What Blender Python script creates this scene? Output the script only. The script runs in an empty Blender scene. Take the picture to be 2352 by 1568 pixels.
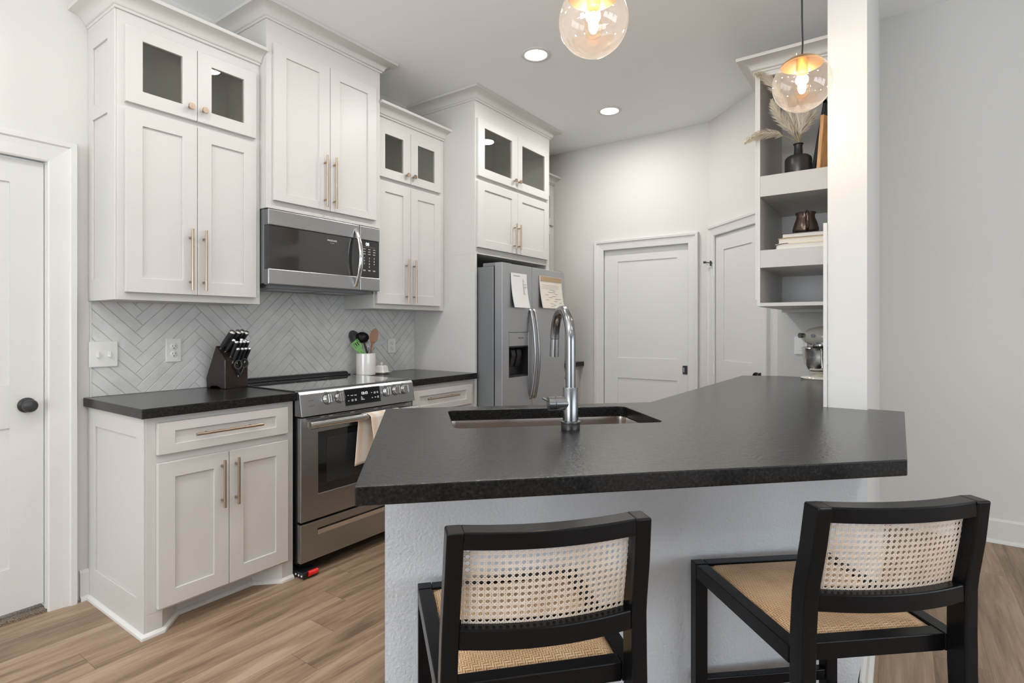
import bpy, bmesh, math, random
from mathutils import Matrix, Vector
random.seed(7)
R = math.radians
sc = bpy.context.scene
COL = sc.collection

# ------------------------------------------------------------------ camera, world, lights, exposure
YAW = 35.156; CAMZ = 1.235
cd = bpy.data.cameras.new('camera'); cd.sensor_width = 36; cd.lens = 36*1263.27/2352
cd.shift_y = -33.6/2352; cd.clip_start = .02
cam = bpy.data.objects.new('camera', cd); COL.objects.link(cam)
cam.location = (0, 0, CAMZ); cam.rotation_euler = (R(90), 0, R(YAW-90)); sc.camera = cam
w = bpy.data.worlds.new('world'); sc.world = w; w.use_nodes = True
w.node_tree.nodes['Background'].inputs[0].default_value = (.80, .90, 1.0, 1)
w.node_tree.nodes['Background'].inputs[1].default_value = 1.3
vs = sc.view_settings; vs.view_transform = 'Standard'; vs.look = 'None'; vs.gamma = 1; vs.use_curve_mapping = False
vs.exposure = 0.36
sc.cycles.max_bounces = 10; sc.cycles.diffuse_bounces = 5; sc.cycles.transparent_max_bounces = 24
sc.cycles.caustics_reflective = False; sc.cycles.caustics_refractive = False; sc.cycles.sample_clamp_indirect = 6

def area(name, loc, rot, sx, sy, power, col, shape='RECTANGLE'):
    l = bpy.data.lights.new(name, 'AREA'); l.shape = shape; l.size = sx; l.size_y = sy; l.energy = power; l.color = col
    o = bpy.data.objects.new(name, l); COL.objects.link(o); o.location = loc; o.rotation_euler = rot
    return o
# daylight through the windows of the living area behind the camera
COOL = (.87, .94, 1.0)
area('daylight_rear', (-5.40, .75, 1.45), (0, R(-112), 0), 2.1, 3.9, 125, COOL)
area('daylight_side', (.6, -5.9, 1.45), (R(115), 0, 0), 6.0, 2.1, 100, COOL)
# added upward fill lamps, out of view, to brighten the ceiling
area('added_ceiling_fill', (-.40, .50, 1.75), (R(180), 0, 0), .5, .5, 52, (1, .99, .97))
area('added_ceiling_fill_second', (-1.1, 1.7, 1.75), (R(180), 0, 0), .5, .5, 10, (1, .99, .97))

CEIL = 2.895; CEIL2 = 3.18; WY = 3.03; WX = 4.572; XS = 3.955; PY = .102

# ------------------------------------------------------------------ materials
def mat(name, color, rough=.5, metal=0., spec=.5, coat=0., aniso=0.):
    m = bpy.data.materials.new(name); m.use_nodes = True
    b = m.node_tree.nodes['Principled BSDF']
    b.inputs['Base Color'].default_value = (*color, 1); b.inputs['Roughness'].default_value = rough
    b.inputs['Metallic'].default_value = metal; b.inputs['Specular IOR Level'].default_value = spec
    b.inputs['Coat Weight'].default_value = coat
    if aniso: b.inputs['Anisotropic'].default_value = aniso
    return m
def N(m, typ, **kw):
    n = m.node_tree.nodes.new(typ)
    for k, v in kw.items():
        if isinstance(k, str) and hasattr(n, k): setattr(n, k, v)
    return n
def L(m, a, ao, b, bi): m.node_tree.links.new(a.outputs[ao], b.inputs[bi])
def noise(m, scale, detail=4, stretch=None, rough=.5):
    tc = N(m, 'ShaderNodeTexCoord'); mp = N(m, 'ShaderNodeMapping')
    if stretch: mp.inputs['Scale'].default_value = stretch
    n = N(m, 'ShaderNodeTexNoise'); n.inputs['Scale'].default_value = scale; n.inputs['Detail'].default_value = detail
    n.inputs['Roughness'].default_value = rough
    L(m, tc, 'Object', mp, 'Vector'); L(m, mp, 'Vector', n, 'Vector'); return n
def bump(m, src, out, strength, dist):
    bp = N(m, 'ShaderNodeBump'); bp.inputs['Strength'].default_value = strength; bp.inputs['Distance'].default_value = dist
    L(m, src, out, bp, 'Height'); L(m, bp, 'Normal', m.node_tree.nodes['Principled BSDF'], 'Normal'); return bp
def ramp(m, src, out, stops, target='Base Color'):
    r = N(m, 'ShaderNodeValToRGB'); e = r.color_ramp.elements
    while len(e) < len(stops): e.new(.5)
    for i, (p, c) in enumerate(stops): e[i].position = p; e[i].color = (*c, 1)
    L(m, src, out, r, 'Fac')
    if target: L(m, r, 'Color', m.node_tree.nodes['Principled BSDF'], target)
    return r

M = {}
M['wall'] = mat('wall_paint', (.66, .65, .62), .85, spec=.25); n = noise(M['wall'], 160, 3); bump(M['wall'], n, 'Fac', .25, .002)
M['knee'] = mat('textured_wall_paint', (.60, .62, .65), .8, spec=.3); n = noise(M['knee'], 120, 4); bump(M['knee'], n, 'Fac', .6, .005)
M['ceil'] = mat('ceiling_paint', (.875, .885, .89), .9, spec=.2)
M['cab'] = mat('cabinet_paint', (.615, .597, .570), .38, spec=.4)
M['trim'] = mat('trim_paint', (.69, .68, .655), .4, spec=.4)
M['cab_lightened'] = mat('cabinet_paint_lightened', (.72, .70, .68), .38, spec=.4)  # cabinet paint, lightened to stand in for light missing inside the shelves
M['inner'] = mat('cabinet_interior', (.60, .57, .52), .5)
M['black'] = mat('black_enamel', (.012, .012, .013), .3)
M['rubber'] = mat('black_rubber', (.02, .02, .022), .45)
M['brass'] = mat('brushed_bronze', (.47, .37, .28), .28, 1.)
M['gold'] = mat('brass_cap', (.78, .50, .22), .3, 1.)
M['steel'] = mat('stainless_steel', (.41, .415, .425), .3, 1., aniso=.5)
n = noise(M['steel'], 60, 3, (1, 1, 40)); 
rr = N(M['steel'], 'ShaderNodeMapRange'); rr.inputs['To Min'].default_value = .24; rr.inputs['To Max'].default_value = .36
L(M['steel'], n, 'Fac', rr, 'Value'); L(M['steel'], rr, 'Result', M['steel'].node_tree.nodes['Principled BSDF'], 'Roughness')
M['fridge'] = mat('fridge_steel', (.46, .47, .49), .40, .9)
M['fridgeside'] = mat('fridge_side', (.22, .23, .24), .5, .4)
M['bright'] = mat('polished_steel', (.72, .72, .72), .12, 1.)
M['cap'] = mat('satin_steel', (.86, .86, .85), .3, 1.)
M['faucet'] = mat('brushed_faucet_steel', (.27, .275, .285), .22, 1.)
M['sink'] = mat('sink_steel', (.50, .44, .39), .25, 1.)
M['bglass'] = mat('black_glass', (.012, .012, .013), .06, spec=.6, coat=.5)
M['ovenglass'] = mat('oven_glass', (.03, .03, .032), .1, spec=.5)
M['mwglass'] = mat('microwave_glass', (.03, .03, .03), .09, spec=.7)
M['mwglass'].node_tree.nodes['Principled BSDF'].inputs['Coat Weight'].default_value = .5
M['cooktop'] = mat('cooktop_glass', (.03, .03, .032), .07, spec=1., coat=1.)
M['white'] = mat('white_plastic', (.78, .78, .75), .35)
M['slot'] = mat('outlet_slot', (.08, .07, .06), .6)
M['porcelain'] = mat('porcelain', (.80, .78, .74), .15, coat=.5)
M['crock'] = mat('crock_glaze', (.76, .72, .67), .15, coat=.6)
n = noise(M['crock'], 14, 2, (.2, .2, 6)); bump(M['crock'], n, 'Fac', .15, .004)
M['grout'] = mat('grout', (.56, .54, .51), .9)
M['dark'] = mat('dark_void', (.03, .027, .024), .9)
M['carpet'] = mat('brown_carpet', (.16, .12, .09), .95); n = noise(M['carpet'], 300, 2); ramp(M['carpet'], n, 'Fac', [(.35, (.06, .045, .035)), (.65, (.32, .25, .19))])
M['green'] = mat('green_nylon', (.14, .42, .05), .4)
M['nylon'] = mat('black_nylon', (.010, .010, .011), .35, spec=.25)
M['spoonwood'] = mat('spoon_wood', (.30, .15, .07), .5)
M['boardwood'] = mat('board_wood', (.62, .33, .13), .5)
n = noise(M['boardwood'], 9, 5, (7, 7, 1)); ramp(M['boardwood'], n, 'Fac', [(.35, (.60, .31, .12)), (.65, (.80, .48, .22))])
M['espresso'] = mat('espresso_wood', (.045, .025, .018), .3, coat=.2)
n = noise(M['espresso'], 20, 4, (14, 14, 1)); ramp(M['espresso'], n, 'Fac', [(.3, (.012, .006, .005)), (.7, (.032, .017, .013))])
M['chair'] = mat('black_lacquer', (.005, .005, .0055), .25, spec=.2)
n = noise(M['chair'], 30, 3, (1, 1, 1)); bump(M['chair'], n, 'Fac', .05, .002)
M['red'] = mat('red_plastic', (.75, .02, .015), .3)
M['vase'] = mat('black_ceramic', (.030, .029, .030), .28)
M['jug'] = mat('dark_bronze', (.12, .09, .075), .22, .85)
M['paper'] = mat('paper', (.82, .81, .80), .8)
M['cream'] = mat('cream_paper', (.80, .76, .67), .8)
M['kraft'] = mat('kraft_band', (.48, .34, .20), .7)
M['ink'] = mat('ink', (.06, .06, .07), .7)
M['greyink'] = mat('grey_ink', (.38, .38, .38), .7)
M['pages'] = mat('book_pages', (.80, .77, .72), .8); n = noise(M['pages'], 10, 2, (1, 1, 90)); bump(M['pages'], n, 'Fac', .2, .001)
M['bookdark'] = mat('book_cover_dark', (.05, .04, .04), .5)
M['bookyellow'] = mat('book_cover_yellow', (.75, .55, .2), .5)
M['bookwhite'] = mat('book_cover_white', (.82, .80, .78), .5)
M['mixer'] = mat('cream_enamel', (.72, .68, .58), .15, coat=.8)
M['plume'] = mat('pampas_plume', (.86, .80, .68), .9); 
M['stem'] = mat('pampas_stem', (.50, .40, .22), .8)
M['frameblack'] = mat('frame_black', (.02, .02, .022), .5)

# black leathered granite
m = M['granite'] = mat('leathered_granite', (.022, .022, .022), .3, spec=1.)
n = noise(m, 75, 5, None, .65); bump(m, n, 'Fac', .65, .0026)
n2 = noise(m, 260, 3); ramp(m, n2, 'Fac', [(.30, (.005, .005, .005)), (.55, (.012, .0115, .011)), (.68, (.024, .022, .021)), (.78, (.06, .056, .053))])
rr = N(m, 'ShaderNodeMapRange'); rr.inputs['To Min'].default_value = .10; rr.inputs['To Max'].default_value = .20
L(m, n, 'Fac', rr, 'Value'); L(m, rr, 'Result', m.node_tree.nodes['Principled BSDF'], 'Roughness')

m = M['granite_edge'] = mat('polished_granite_edge', (.012, .012, .012), .25, spec=.3)
n2 = noise(m, 160, 4); ramp(m, n2, 'Fac', [(.30, (.005, .005, .005)), (.55, (.012, .0115, .011)), (.70, (.022, .021, .020)), (.80, (.05, .047, .043))])
# glazed wall tile
m = M['tile'] = mat('glazed_tile', (.66, .665, .65), .16, spec=.5, coat=.3)
n = noise(m, 22, 3); bump(m, n, 'Fac', .35, .004)
n2 = noise(m, 9, 3); ramp(m, n2, 'Fac', [(.3, (.60, .605, .59)), (.7, (.72, .72, .70))])

# plank floor: rows along X
m = M['floor'] = mat('oak_plank', (.4, .27, .17), .42, spec=.35)
def math_(m, op, a, b=None, c=None):
    n = N(m, 'ShaderNodeMath'); n.operation = op
    for i, v in enumerate((a, b, c)):
        if v is None: continue
        if isinstance(v, (int, float)): n.inputs[i].default_value = v
        else: m.node_tree.links.new(v, n.inputs[i])
    return n.outputs[0]
tc = N(m, 'ShaderNodeTexCoord'); sp = N(m, 'ShaderNodeSeparateXYZ'); L(m, tc, 'Object', sp, 'Vector')
X_, Y_ = sp.outputs['X'], sp.outputs['Y']
yr = math_(m, 'DIVIDE', math_(m, 'SUBTRACT', Y_, .06), .165); row = math_(m, 'FLOOR', yr); fy = math_(m, 'FRACT', yr)
xo = math_(m, 'SUBTRACT', math_(m, 'SUBTRACT', X_, 1.217), math_(m, 'MULTIPLY', math_(m, 'SUBTRACT', row, 10), .19))
xr = math_(m, 'DIVIDE', xo, 1.22); cell = math_(m, 'FLOOR', xr); fx = math_(m, 'FRACT', xr)
cmb = N(m, 'ShaderNodeCombineXYZ'); m.node_tree.links.new(row, cmb.inputs[0]); m.node_tree.links.new(cell, cmb.inputs[1])
wn = N(m, 'ShaderNodeTexWhiteNoise'); wn.noise_dimensions = '3D'; L(m, cmb, 0, wn, 'Vector')
gv = N(m, 'ShaderNodeCombineXYZ')
m.node_tree.links.new(math_(m, 'MULTIPLY', X_, 1.1), gv.inputs[0]); m.node_tree.links.new(math_(m, 'MULTIPLY', Y_, 11.), gv.inputs[1])
m.node_tree.links.new(math_(m, 'MULTIPLY', wn.outputs['Value'], 40.), gv.inputs[2])
gn = N(m, 'ShaderNodeTexNoise'); gn.inputs['Scale'].default_value = 1.6; gn.inputs['Detail'].default_value = 7; gn.inputs['Roughness'].default_value = .62; gn.inputs['Distortion'].default_value = .6
L(m, gv, 0, gn, 'Vector')
gv2 = N(m, 'ShaderNodeCombineXYZ')
m.node_tree.links.new(math_(m, 'MULTIPLY', X_, 5.), gv2.inputs[0]); m.node_tree.links.new(math_(m, 'MULTIPLY', Y_, 160.), gv2.inputs[1]); m.node_tree.links.new(wn.outputs['Value'], gv2.inputs[2])
gn2 = N(m, 'ShaderNodeTexNoise'); gn2.inputs['Scale'].default_value = 1.; gn2.inputs['Detail'].default_value = 3; L(m, gv2, 0, gn2, 'Vector')
mixv = math_(m, 'ADD', math_(m, 'MULTIPLY', gn.outputs['Fac'], .72), math_(m, 'ADD', math_(m, 'MULTIPLY', gn2.outputs['Fac'], .16), math_(m, 'MULTIPLY', wn.outputs['Value'], .12)))
rp = N(m, 'ShaderNodeValToRGB'); e = rp.color_ramp.elements
e[0].position = .36; e[0].color = (.150, .100, .067, 1); e[1].position = .66; e[1].color = (.42, .305, .212, 1)
k = e.new(.50); k.color = (.285, .195, .126, 1)
m.node_tree.links.new(mixv, rp.inputs['Fac'])
edge = math_(m, 'MAXIMUM', math_(m, 'LESS_THAN', fy, .012), math_(m, 'LESS_THAN', fx, .002))
mx = N(m, 'ShaderNodeMix'); mx.data_type = 'RGBA'; m.node_tree.links.new(math_(m, 'MULTIPLY', edge, .55), mx.inputs[0])
m.node_tree.links.new(rp.outputs['Color'], mx.inputs[6]); mx.inputs[7].default_value = (.09, .055, .035, 1)
m.node_tree.links.new(mx.outputs[2], m.node_tree.nodes['Principled BSDF'].inputs['Base Color'])
bpn = N(m, 'ShaderNodeBump'); bpn.inputs['Strength'].default_value = .12; bpn.inputs['Distance'].default_value = .002
m.node_tree.links.new(gn2.outputs['Fac'], bpn.inputs['Height']); L(m, bpn, 'Normal', m.node_tree.nodes['Principled BSDF'], 'Normal')

# cane strands / woven seat
m = M['cane'] = mat('cane_strand', (.66, .53, .40), .55)
n = noise(m, 7, 3); ramp(m, n, 'Fac', [(.35, (.62, .49, .37)), (.6, (.76, .67, .58))])
m = M['weave'] = mat('woven_rattan', (.60, .37, .19), .5)
tc = N(m, 'ShaderNodeTexCoord'); sp = N(m, 'ShaderNodeSeparateXYZ'); L(m, tc, 'Object', sp, 'Vector')
P_ = .0052
u_ = math_(m, 'DIVIDE', sp.outputs['X'], P_); v_ = math_(m, 'DIVIDE', sp.outputs['Y'], P_)
# twill: each strand floats over three, shifted by one per row
iu = math_(m, 'FLOOR', u_); iv = math_(m, 'FLOOR', v_)
sel = math_(m, 'LESS_THAN', math_(m, 'MODULO', math_(m, 'ADD', math_(m, 'ADD', iu, iv), 4000.), 4.), 1.5)
hu = math_(m, 'SINE', math_(m, 'MULTIPLY', math_(m, 'FRACT', u_), math.pi)); hv = math_(m, 'SINE', math_(m, 'MULTIPLY', math_(m, 'FRACT', v_), math.pi))
hh = math_(m, 'ADD', math_(m, 'MULTIPLY', hu, sel), math_(m, 'MULTIPLY', hv, math_(m, 'SUBTRACT', 1., sel)))
hh = math_(m, 'POWER', hh, .6)
ns = noise(m, 14, 4)
fac = math_(m, 'ADD', math_(m, 'MULTIPLY', hh, .62), math_(m, 'MULTIPLY', ns.outputs['Fac'], .42))
rp = N(m, 'ShaderNodeValToRGB'); e = rp.color_ramp.elements
e[0].position = .22; e[0].color = (.09, .04, .015, 1); e[1].position = .92; e[1].color = (.84, .61, .38, 1)
k = e.new(.58); k.color = (.60, .34, .16, 1)
m.node_tree.links.new(fac, rp.inputs['Fac']); L(m, rp, 'Color', m.node_tree.nodes['Principled BSDF'], 'Base Color')
bpn = N(m, 'ShaderNodeBump'); bpn.inputs['Strength'].default_value = .8; bpn.inputs['Distance'].default_value = .0015
m.node_tree.links.new(hh, bpn.inputs['Height']); L(m, bpn, 'Normal', m.node_tree.nodes['Principled BSDF'], 'Normal')
# linen towel stripes across X
m = M['towel'] = mat('linen_towel', (.78, .67, .56), .95, spec=.1)
tc = N(m, 'ShaderNodeTexCoord'); sp = N(m, 'ShaderNodeSeparateXYZ'); L(m, tc, 'UV', sp, 'Vector')
st = math_(m, 'SINE', math_(m, 'MULTIPLY', sp.outputs['X'], 19.)); nz = noise(m, 200, 2)
fc = math_(m, 'ADD', math_(m, 'MULTIPLY', st, .35), math_(m, 'MULTIPLY', nz.outputs['Fac'], .9))
rp = N(m, 'ShaderNodeValToRGB'); e = rp.color_ramp.elements
e[0].position = .25; e[0].color = (.74, .71, .65, 1); e[1].position = .85; e[1].color = (.68, .52, .40, 1)
m.node_tree.links.new(fc, rp.inputs['Fac']); L(m, rp, 'Color', m.node_tree.nodes['Principled BSDF'], 'Base Color')

def glassmat(name, tint, gloss=1.0, rough=0.0, ior=1.5, haze=0):
    m = bpy.data.materials.new(name); m.use_nodes = True; nt = m.node_tree; nt.nodes.clear()
    o = nt.nodes.new('ShaderNodeOutputMaterial'); t = nt.nodes.new('ShaderNodeBsdfTransparent'); g = nt.nodes.new('ShaderNodeBsdfGlossy')
    t.inputs[0].default_value = (*tint, 1); g.inputs['Roughness'].default_value = rough; g.inputs[0].default_value = (gloss, gloss, gloss, 1)
    lw = nt.nodes.new('ShaderNodeLayerWeight'); lw.inputs['Blend'].default_value = .5
    pw = nt.nodes.new('ShaderNodeMath'); pw.operation = 'POWER'; pw.inputs[1].default_value = 4.0; nt.links.new(lw.outputs['Facing'], pw.inputs[0])
    f = nt.nodes.new('ShaderNodeMath'); f.operation = 'MULTIPLY_ADD'; f.inputs[1].default_value = .75; f.inputs[2].default_value = ior-1.5+.05; nt.links.new(pw.outputs[0], f.inputs[0])
    x = nt.nodes.new('ShaderNodeMixShader')
    nt.links.new(f.outputs[0], x.inputs[0]); nt.links.new(t.outputs[0], x.inputs[1]); nt.links.new(g.outputs[0], x.inputs[2]); nt.links.new(x.outputs[0], o.inputs[0])
    if haze:
        df = nt.nodes.new('ShaderNodeBsdfDiffuse'); df.inputs[0].default_value = (.9, .86, .82, 1); y = nt.nodes.new('ShaderNodeMixShader'); y.inputs[0].default_value = haze
        nt.links.new(x.outputs[0], y.inputs[1]); nt.links.new(df.outputs[0], y.inputs[2]); nt.links.new(y.outputs[0], o.inputs[0])
    return m
M['pane'] = glassmat('cabinet_glass', (.84, .84, .79), 1., 0.0, 1.53)
M['globe'] = glassmat('globe_glass', (.97, .94, .92), 1., .03, 1.54, haze=.045)
M['bulb'] = glassmat('bulb_glass', (1, .95, .88), .8, .02, 1.3)
def emis(name, col, s):
    m = bpy.data.materials.new(name); m.use_nodes = True; nt = m.node_tree; nt.nodes.clear()
    o = nt.nodes.new('ShaderNodeOutputMaterial'); e = nt.nodes.new('ShaderNodeEmission'); e.inputs[0].default_value = (*col, 1); e.inputs[1].default_value = s
    nt.links.new(e.outputs[0], o.inputs[0]); return m
M['led'] = emis('downlight_led', (1, .97, .92), 9)
M['filament'] = emis('filament', (1, .80, .55), 20)
M['digits'] = emis('display_digits', (.85, .95, 1), 1.6)
M['print'] = mat('printed_white', (.75, .75, .75), .5)

# ------------------------------------------------------------------ mesh building
class MB:
    def __init__(s): s.v = []; s.f = []
    def add(s, v, f):
        b = len(s.v); s.v += [tuple(p) for p in v]; s.f += [tuple(b+i for i in q) for q in f]; return s
    def box(s, x0, x1, y0, y1, z0, z1):
        if x0 > x1: x0, x1 = x1, x0
        if y0 > y1: y0, y1 = y1, y0
        if z0 > z1: z0, z1 = z1, z0
        return s.add([(x0,y0,z0),(x1,y0,z0),(x1,y1,z0),(x0,y1,z0),(x0,y0,z1),(x1,y0,z1),(x1,y1,z1),(x0,y1,z1)],
                     [(0,3,2,1),(4,5,6,7),(0,1,5,4),(1,2,6,5),(2,3,7,6),(3,0,4,7)])
    def prism(s, poly, z0, z1, ax='z'):
        n = len(poly)
        def P(a, b, c): return {'z': (a, b, c), 'x': (c, a, b), 'y': (a, c, b)}[ax]
        v = [P(a, b, z0) for a, b in poly] + [P(a, b, z1) for a, b in poly]
        f = [tuple(range(n))[::-1], tuple(range(n, 2*n))] + [(i, (i+1) % n, n+(i+1) % n, n+i) for i in range(n)]
        return s.add(v, f)
    def lathe(s, prof, c=(0, 0, 0), n=32, mat4=None, lobes=None, caps=True):
        v = []; f = []
        for j, (r, z) in enumerate(prof):
            for i in range(n):
                a = 2*math.pi*i/n; q = r*(1+(lobes(a, j) if lobes else 0)); v.append(Vector((q*math.cos(a), q*math.sin(a), z)))
        for j in range(len(prof)-1):
            for i in range(n): f.append((j*n+i, j*n+(i+1) % n, (j+1)*n+(i+1) % n, (j+1)*n+i))
        if caps and prof[0][0] > 1e-5: f.append(tuple(range(n))[::-1])
        if caps and prof[-1][0] > 1e-5: f.append(tuple((len(prof)-1)*n+i for i in range(n)))
        T = Matrix.Translation(c) @ (mat4 or Matrix())
        return s.add([T @ p for p in v], f)
    def cyl(s, p0, p1, r0, r1=None, n=20):
        p0 = Vector(p0); p1 = Vector(p1); d = p1-p0
        q = d.to_track_quat('Z', 'Y').to_matrix().to_4x4()
        return s.lathe([(r0, 0), (r1 if r1 is not None else r0, d.length)], p0, n, q)
    def tube(s, pts, r, n=12, flat=None):
        pts = [Vector(p) for p in pts]; rs = r if isinstance(r, (list, tuple)) else [r]*len(pts)
        v = []; f = []; up = None
        for i, p in enumerate(pts):
            t = (pts[min(i+1, len(pts)-1)] - pts[max(i-1, 0)]).normalized()
            if up is None:
                up = Vector((0, 0, 1)) if abs(t.z) < .9 else Vector((1, 0, 0))
            a = t.cross(up).normalized(); up = a.cross(t).normalized()
            fa, fb = flat or (1, 1)
            for k in range(n):
                an = 2*math.pi*k/n; v.append(p + (a*math.cos(an)*fa + up*math.sin(an)*fb)*rs[i])
        for i in range(len(pts)-1):
            for k in range(n): f.append((i*n+k, i*n+(k+1) % n, (i+1)*n+(k+1) % n, (i+1)*n+k))
        f.append(tuple(range(n))[::-1]); f.append(tuple((len(pts)-1)*n+k for k in range(n)))
        return s.add(v, f)
    def sweep(s, path, prof, closed=False):
        # path: 2D points; profile (off, z), off to the right-hand side of travel; mitred
        n = len(path); P2 = [Vector(p) for p in path]; rings = []
        for i in range(n):
            d0 = (P2[i]-P2[i-1]).normalized() if i > 0 or closed else None
            d1 = (P2[(i+1) % n]-P2[i]).normalized() if i < n-1 or closed else None
            d0 = d0 or d1; d1 = d1 or d0
            n0 = Vector((d0.y, -d0.x)); n1 = Vector((d1.y, -d1.x)); mm = (n0+n1).normalized(); k = 1/max(.2, mm.dot(n0))
            rings.append([(P2[i].x+mm.x*k*o, P2[i].y+mm.y*k*o, z) for o, z in prof])
        m = len(prof); v = [p for r_ in rings for p in r_]; f = []
        for i in range(n if closed else n-1):
            for k in range(m): f.append((i*m+k, ((i+1) % n)*m+k, ((i+1) % n)*m+(k+1) % m, i*m+(k+1) % m))
        if not closed: f.append(tuple(range(m))); f.append(tuple((n-1)*m+k for k in range(m))[::-1])
        return s.add(v, f)
    def plate(s, rects, y0, y1):
        # union of x/z rectangles as ONE connected slab between y0 and y1 (no seams)
        E_ = 1e-6
        xs = sorted({round(v, 6) for r_ in rects for v in r_[:2]}); zs = sorted({round(v, 6) for r_ in rects for v in r_[2:]})
        xs = [x for i, x in enumerate(xs) if i == 0 or x-xs[i-1] > 2e-4]; zs = [z for i, z in enumerate(zs) if i == 0 or z-zs[i-1] > 2e-4]
        def fil(i, j):
            if not (0 <= i < len(xs)-1 and 0 <= j < len(zs)-1): return False
            x = (xs[i]+xs[i+1])/2; z = (zs[j]+zs[j+1])/2
            return any(a <= x <= b_ and c <= z <= d for a, b_, c, d in rects)
        ids = {}; v = []; f = []
        def P(i, j, k):
            if (i, j, k) not in ids: ids[(i, j, k)] = len(v); v.append((xs[i], (y0, y1)[k], zs[j]))
            return ids[(i, j, k)]
        for i in range(len(xs)-1):
            for j in range(len(zs)-1):
                if not fil(i, j): continue
                for k in (0, 1): f.append((P(i, j, k), P(i+1, j, k), P(i+1, j+1, k), P(i, j+1, k)))
                if not fil(i-1, j): f.append((P(i, j, 0), P(i, j+1, 0), P(i, j+1, 1), P(i, j, 1)))
                if not fil(i+1, j): f.append((P(i+1, j, 0), P(i+1, j+1, 0), P(i+1, j+1, 1), P(i+1, j, 1)))
                if not fil(i, j-1): f.append((P(i, j, 0), P(i+1, j, 0), P(i+1, j, 1), P(i, j, 1)))
                if not fil(i, j+1): f.append((P(i, j+1, 0), P(i+1, j+1, 0), P(i+1, j+1, 1), P(i, j+1, 1)))
        return s.add(v, f)
    def xf(s, T): s.v = [tuple(T @ Vector(p)) for p in s.v]; return s

WM = {}
def obj(name, mb, m, parent=None, bevel=0, smooth=None, local=False, seg=2, uv=None):
    me = bpy.data.meshes.new(name)
    v = mb.v
    if parent is not None and not local:
        inv = WM[parent.name].inverted(); v = [tuple(inv @ Vector(p)) for p in v]
    me.from_pydata(v, [], mb.f)
    bm = bmesh.new(); bm.from_mesh(me); bmesh.ops.recalc_face_normals(bm, faces=bm.faces); bm.to_mesh(me); bm.free()
    me.materials.append(m if not isinstance(m, str) else M[m])
    o = bpy.data.objects.new(name, me); COL.objects.link(o)
    if smooth:
        for p in me.polygons: p.use_smooth = True
        me.set_sharp_from_angle(angle=R(smooth))
    if parent is not None: o.parent = parent; WM[o.name] = WM[parent.name]
    else: WM[o.name] = Matrix()
    if bevel:
        b = o.modifiers.new('bevel', 'BEVEL'); b.width = bevel; b.segments = seg; b.limit_method = 'ANGLE'; b.angle_limit = R(40)
    return o
def thing(name, label, cat, loc=(0, 0, 0), rz=0, group=None):
    o = bpy.data.objects.new(name, None); COL.objects.link(o); o.location = loc; o.rotation_euler = (0, 0, rz); o.empty_display_size = .05
    o['label'] = label; o['category'] = cat
    if group: o['group'] = group
    WM[o.name] = Matrix.Translation(loc) @ Matrix.Rotation(rz, 4, 'Z'); return o
def tag(o, label, cat, group=None):
    o['label'] = label; o['category'] = cat
    if group: o['group'] = group
    return o
def polish_edges(o):
    o.data.materials.append(M['granite_edge'])
    for p in o.data.polygons:
        if abs(p.normal.z) < .5: p.material_index = 1
    return o
def struct(name, mb, m, parent=None, **k):
    o = obj(name, mb, m, parent, **k)
    if parent is None: o['kind'] = 'structure'
    return o
def copy_tree(o, parent=None):
    c = o.copy(); COL.objects.link(c)
    if parent is not None: c.parent = parent
    for ch in [x for x in o.children]: copy_tree(ch, c)
    return c
def text(name, s, size, T, m, parent, extrude=.0003, align='CENTER'):
    cu = bpy.data.curves.new(name, 'FONT'); cu.body = s; cu.size = size; cu.extrude = extrude; cu.align_x = align; cu.align_y = 'CENTER'
    t = bpy.data.objects.new(name+'_curve', cu); COL.objects.link(t)
    dg = bpy.context.evaluated_depsgraph_get(); me = bpy.data.meshes.new_from_object(t.evaluated_get(dg))
    bpy.data.objects.remove(t); me.materials.clear(); me.materials.append(M[m])
    me.transform(WM[parent.name].inverted() @ T)
    o = bpy.data.objects.new(name, me); COL.objects.link(o); o.parent = parent; WM[o.name] = WM[parent.name]; return o
FRONT = Matrix.Rotation(R(90), 4, 'X')       # text that faces -Y
def bez(p0, p1, p2, n=12):
    p0, p1, p2 = map(Vector, (p0, p1, p2)); return [(1-t)**2*p0 + 2*t*(1-t)*p1 + t*t*p2 for t in [i/n for i in range(n+1)]]

# ------------------------------------------------------------------ shell
b = MB().box(-5.6, 4.8, -6.1, 3.2, -.1, 0); struct('floor', b, 'floor')
b = MB().box(-5.6, 4.7, PY+.002, 3.2, CEIL, CEIL+.1); b.box(-5.6, 4.3, -6.1, PY, CEIL2, CEIL2+.1); b.box(-5.6, 2.53, PY, PY+.1, CEIL+.1, CEIL2+.1)
struct('ceiling', b, 'ceil')
b = MB()                                      # cabinet wall with the opening of the left door
b.box(-5.6, -.04, WY, WY+.14, 0, CEIL); b.box(-.04, .79, WY, WY+.14, 1.955, CEIL); b.box(.79, 4.7, WY, WY+.14, 0, CEIL)
struct('wall_left', b, 'wall')
b = MB(); b.box(WX, WX+.14, 1.268, 1.42, 0, CEIL); b.box(WX, WX+.14, 1.42, 2.207, 1.93, CEIL); b.box(WX, WX+.14, 2.207, 3.03, 0, CEIL)
struct('wall_back', b, 'wall')
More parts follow.
